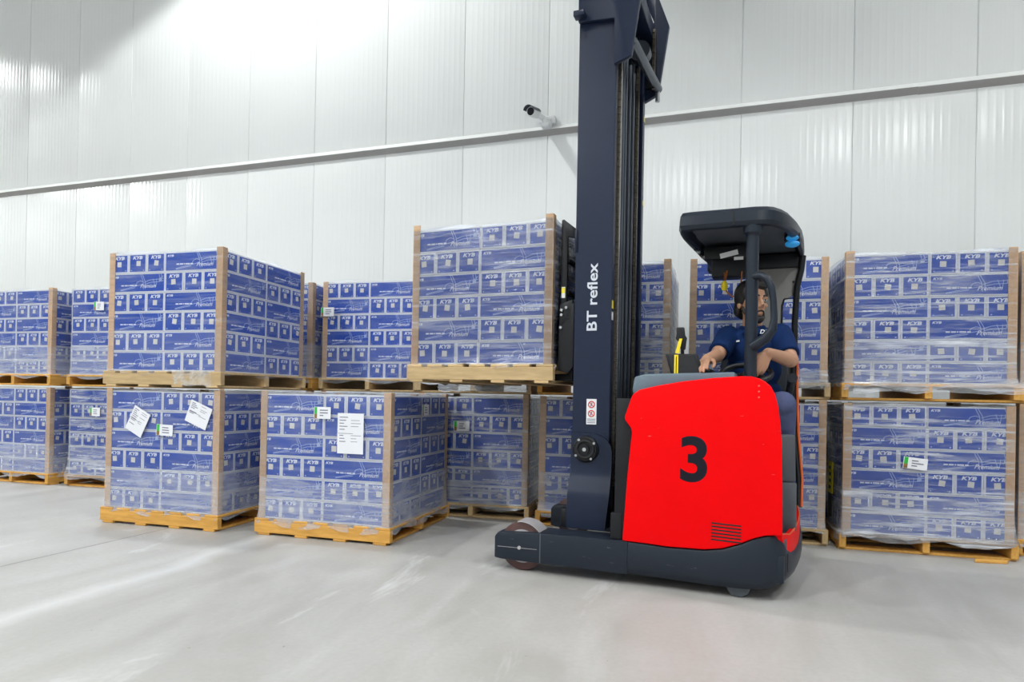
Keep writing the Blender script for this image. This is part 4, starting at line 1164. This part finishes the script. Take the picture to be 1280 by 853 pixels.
# hair, beard, brows, eyes
hr = MB()
hr.ell((0, 0.030, 0.047), 0.087, 0.099, 0.099, 24, 16, 0, HM)
hr.ell((0, 0.078, -0.030), 0.066, 0.036, 0.075, 18, 12, 0, HM)
hr.ell((0.012, -0.050, 0.106), 0.062, 0.046, 0.034, 18, 10, 0, HM)
for q in (-1, 1):
    hr.ell((q * 0.076, 0.020, 0.030), 0.018, 0.052, 0.056, 14, 10, 0, HM)
    hr.ell((q * 0.074, -0.022, 0.052), 0.013, 0.026, 0.042, 12, 8, 0, HM)
    hr.ell((q * 0.070, 0.045, -0.040), 0.016, 0.030, 0.050, 12, 8, 0, HM)
remesh_build('hair', hr, M_hair, pe, 0.006, 2)
be = MB()
be.ell((0, -0.074, -0.106), 0.033, 0.026, 0.026, 16, 10, 0, HM)
for q in (-1, 1):
    be.tube([HP((q * 0.068, -0.008, -0.028)), HP((q * 0.062, -0.022, -0.062)), HP((q * 0.046, -0.055, -0.093)), HP((q * 0.015, -0.084, -0.108))], [0.007, 0.011, 0.014, 0.016], 10)
    be.tube([HP((0, -0.103, -0.054)), HP((q * 0.016, -0.098, -0.057)), HP((q * 0.030, -0.086, -0.072)), HP((q * 0.026, -0.080, -0.094))], [0.006, 0.006, 0.006, 0.008], 8)
remesh_build('beard', be, M_hair, pe, 0.0045, 2)
for q in (-1, 1):
    b = MB(); b.tube([HP((q * 0.014, -0.097, 0.034)), HP((q * 0.034, -0.093, 0.041)), HP((q * 0.054, -0.077, 0.034))], [0.005, 0.0055, 0.003], 8); b.build('eyebrow', M_hair, pe)
    b = MB(); b.ell((q * 0.033, -0.083, 0.010), 0.0135, 0.0115, 0.0085, 14, 10, 0, HM); ey = b.build('eye', M_eye, pe)
    b = MB(); b.ell((q * 0.031, -0.0925, 0.010), 0.0055, 0.003, 0.006, 10, 6, 0, HM); b.build('iris', M_hair, ey)
    b = MB(); b.tube([HP((q * 0.018, -0.092, 0.017)), HP((q * 0.033, -0.0955, 0.020)), HP((q * 0.048, -0.085, 0.016))], 0.003, 6); b.build('eyelid', M_skin, ey)
# polo shirt with short sleeves and collar
sh = MB()
for (u, v, z, ru, rv, rz) in ((1.267, .728, 1.115, .168, .132, .085), (1.266, .70, 1.24, .166, .124, .13), (1.266, .68, 1.37, .180, .122, .12), (1.266, .668, 1.445, .160, .096, .066)):
    sh.ell(rel((u, v, z)), ru, rv, rz, 28, 16)
def lerp3(a, b, t): return tuple(a[i] * (1 - t) + b[i] * t for i in range(3))
for S_, E_ in ((R_SH, R_EL), (L_SH, L_EL)):
    cuff = lerp3(S_, E_, 0.80)
    P = [rel(lerp3(S_, E_, t)) for t in (-0.05, 0.25, 0.5, 0.80)]
    sh.tube(P, [0.074, 0.073, 0.068, 0.066], 18); sh.ell(rel(S_), 0.072, 0.072, 0.072, 16, 10)
shirt = remesh_build('polo_shirt', sh, M_shirt, pe, 0.007, 3)
b = MB(); col = []
for k in range(15):
    a_ = R(-65 + 310 * k / 14)                                 # open at the front (-v)
    col.append(rel((1.257 + 0.066 * cos(a_ + 0.0), 0.655 + 0.066 * sin(a_), 1.505 + 0.012 * sin(a_))))
b.tube(col, [0.012] * 15, 8)
b.tube([rel((1.285, .598, 1.492)), rel((1.30, .570, 1.462)), rel((1.278, .558, 1.448))], [0.012, 0.014, 0.006], 8); b.tube([rel((1.229, .598, 1.492)), rel((1.214, .572, 1.462)), rel((1.236, .56, 1.448))], [0.012, 0.014, 0.006], 8)
b.build('collar', M_shirt, shirt)
T_di = text_mesh('DI', 0.034, 0.001, 0.2, 1.1)
b = MB(); put2d(b, T_di[0], T_di[1], rel((1.322, .5500, 1.466)), (1, 0.16, 0), (0, 0.10, 1), 0, 0.006)
stroke2d(b, [(0.022, -0.012), (0.06, 0.008)], 0.004, rel((1.322, .5500, 1.466)), (1, 0.3, 0), (0, 0.1, 1), 0, 0.008)
b.build('shirt_print', M_white, shirt, smooth=False, recalc=False)
b = MB(); b.box(-0.018, 0.018, -0.003, 0.003, -0.005, 0.005); o = b.build('name_tag', M_white, shirt); o.location = rel((1.170, .572, 1.412)); o.rotation_euler = (0, R(-8), R(-18))
# trousers, belt, shoes
tr_ = MB()
for (u, v, z, ru, rv, rz) in ((1.268, .735, .985, .178, .135, .075), (1.267, .725, 1.05, .166, .134, .075)):
    tr_.ell(rel((u, v, z)), ru, rv, rz, 28, 14)
limb(tr_, [R_HP, R_KN, lerp3(R_KN, R_AN, 0.93)], [0.098, 0.078, 0.066]); limb(tr_, [L_HP, L_KN, lerp3(L_KN, L_AN, 0.93)], [0.098, 0.080, 0.066])
remesh_build('trousers', tr_, M_trou, pe, 0.008, 3)
for A_ in (R_AN, L_AN):
    b = MB(); P = rel(A_)
    b.ell((P.x, P.y - 0.055, P.z - 0.055), 0.046, 0.125, 0.046, 16, 10); b.ell((P.x, P.y + 0.02, P.z - 0.03), 0.044, 0.052, 0.062, 14, 8)
    b.build('shoe', M_shoe, pe)

# ================================================================== WALL CAMERA
sc_ = empty('security_camera', W(-2.20, -0.112, 4.40), -WA)
tag(sc_, 'small white bullet security camera on the wall flashing', 'camera')
b = MB(); b.prism([(-0.05, 0.0), (0.05, 0.0), (0.075, 0.05), (-0.075, 0.05)], -0.05, 0.10, 'y'); b.box(0.0, 0.11, 0.02, 0.11, 0.05, 0.15); b.build('mount_box', M_white, sc_, bevel=0.01)
b = MB(); b.tube([(0.04, 0.02, 0.09), (-0.01, -0.03, 0.09), (-0.08, -0.09, 0.13)], [0.04, 0.034, 0.03], 14); b.ell((0.0, -0.02, 0.08), 0.042, 0.042, 0.042, 14, 10); b.build('bracket', M_white, sc_)
ax = Vector((-0.14, -0.95, -0.22)).normalized()
p0 = Vector((-0.095, -0.05, 0.155)); p1 = p0 + ax * 0.20
b = MB(); b.tube([p0, p0 + ax * 0.02, p1 - ax * 0.01, p1], [0.045, 0.058, 0.060, 0.056], 24); bdy = b.build('camera_body', M_white, sc_)
b = MB(); b.cyl(p1 - ax * 0.002, p1 + ax * 0.004, 0.046, 0.044, 24); b.build('lens', M_black, bdy)
b = MB(); up_ = Vector((0, 0, 1)); sd = ax.cross(up_).normalized(); u2 = sd.cross(ax)
vs, fs = [], []
for k, L_ in enumerate((0.03, 0.27)):
    for j in range(9):
        a_ = R(10 + 20 * j)
        for rr in (0.064, 0.068): vs.append(p0 + ax * L_ + sd * rr * cos(a_) + u2 * rr * sin(a_))
for j in range(8):
    i0 = j * 2
    fs += [(i0, i0 + 2, 18 + i0 + 2, 18 + i0), (i0 + 1, 18 + i0 + 1, 18 + i0 + 3, i0 + 3), (18 + i0, 18 + i0 + 2, 18 + i0 + 3, 18 + i0 + 1), (i0, i0 + 1, i0 + 3, i0 + 2)]
fs += [(0, 18, 19, 1), (16, 17, 35, 34)]
b.add(vs, fs); b.build('sun_hood', M_dgrey, bdy, ang=30)

# ================================================================== SCRAP OF WOOD ON THE FLOOR
b = MB(); b.prism([(-0.105, -0.02), (-0.085, 0.022), (0.07, 0.026), (0.112, 0.004), (0.095, -0.018), (0.0, -0.024)], 0.0, 0.02, 'z')
o = b.build('wood_scrap', M_wood_y, None, bevel=0.004); o.location = (3.21, 4.325, 0.0); o.rotation_euler = (0, 0, R(-8))
tag(o, 'splintered piece of pallet wood on the floor by the right load', 'wood')
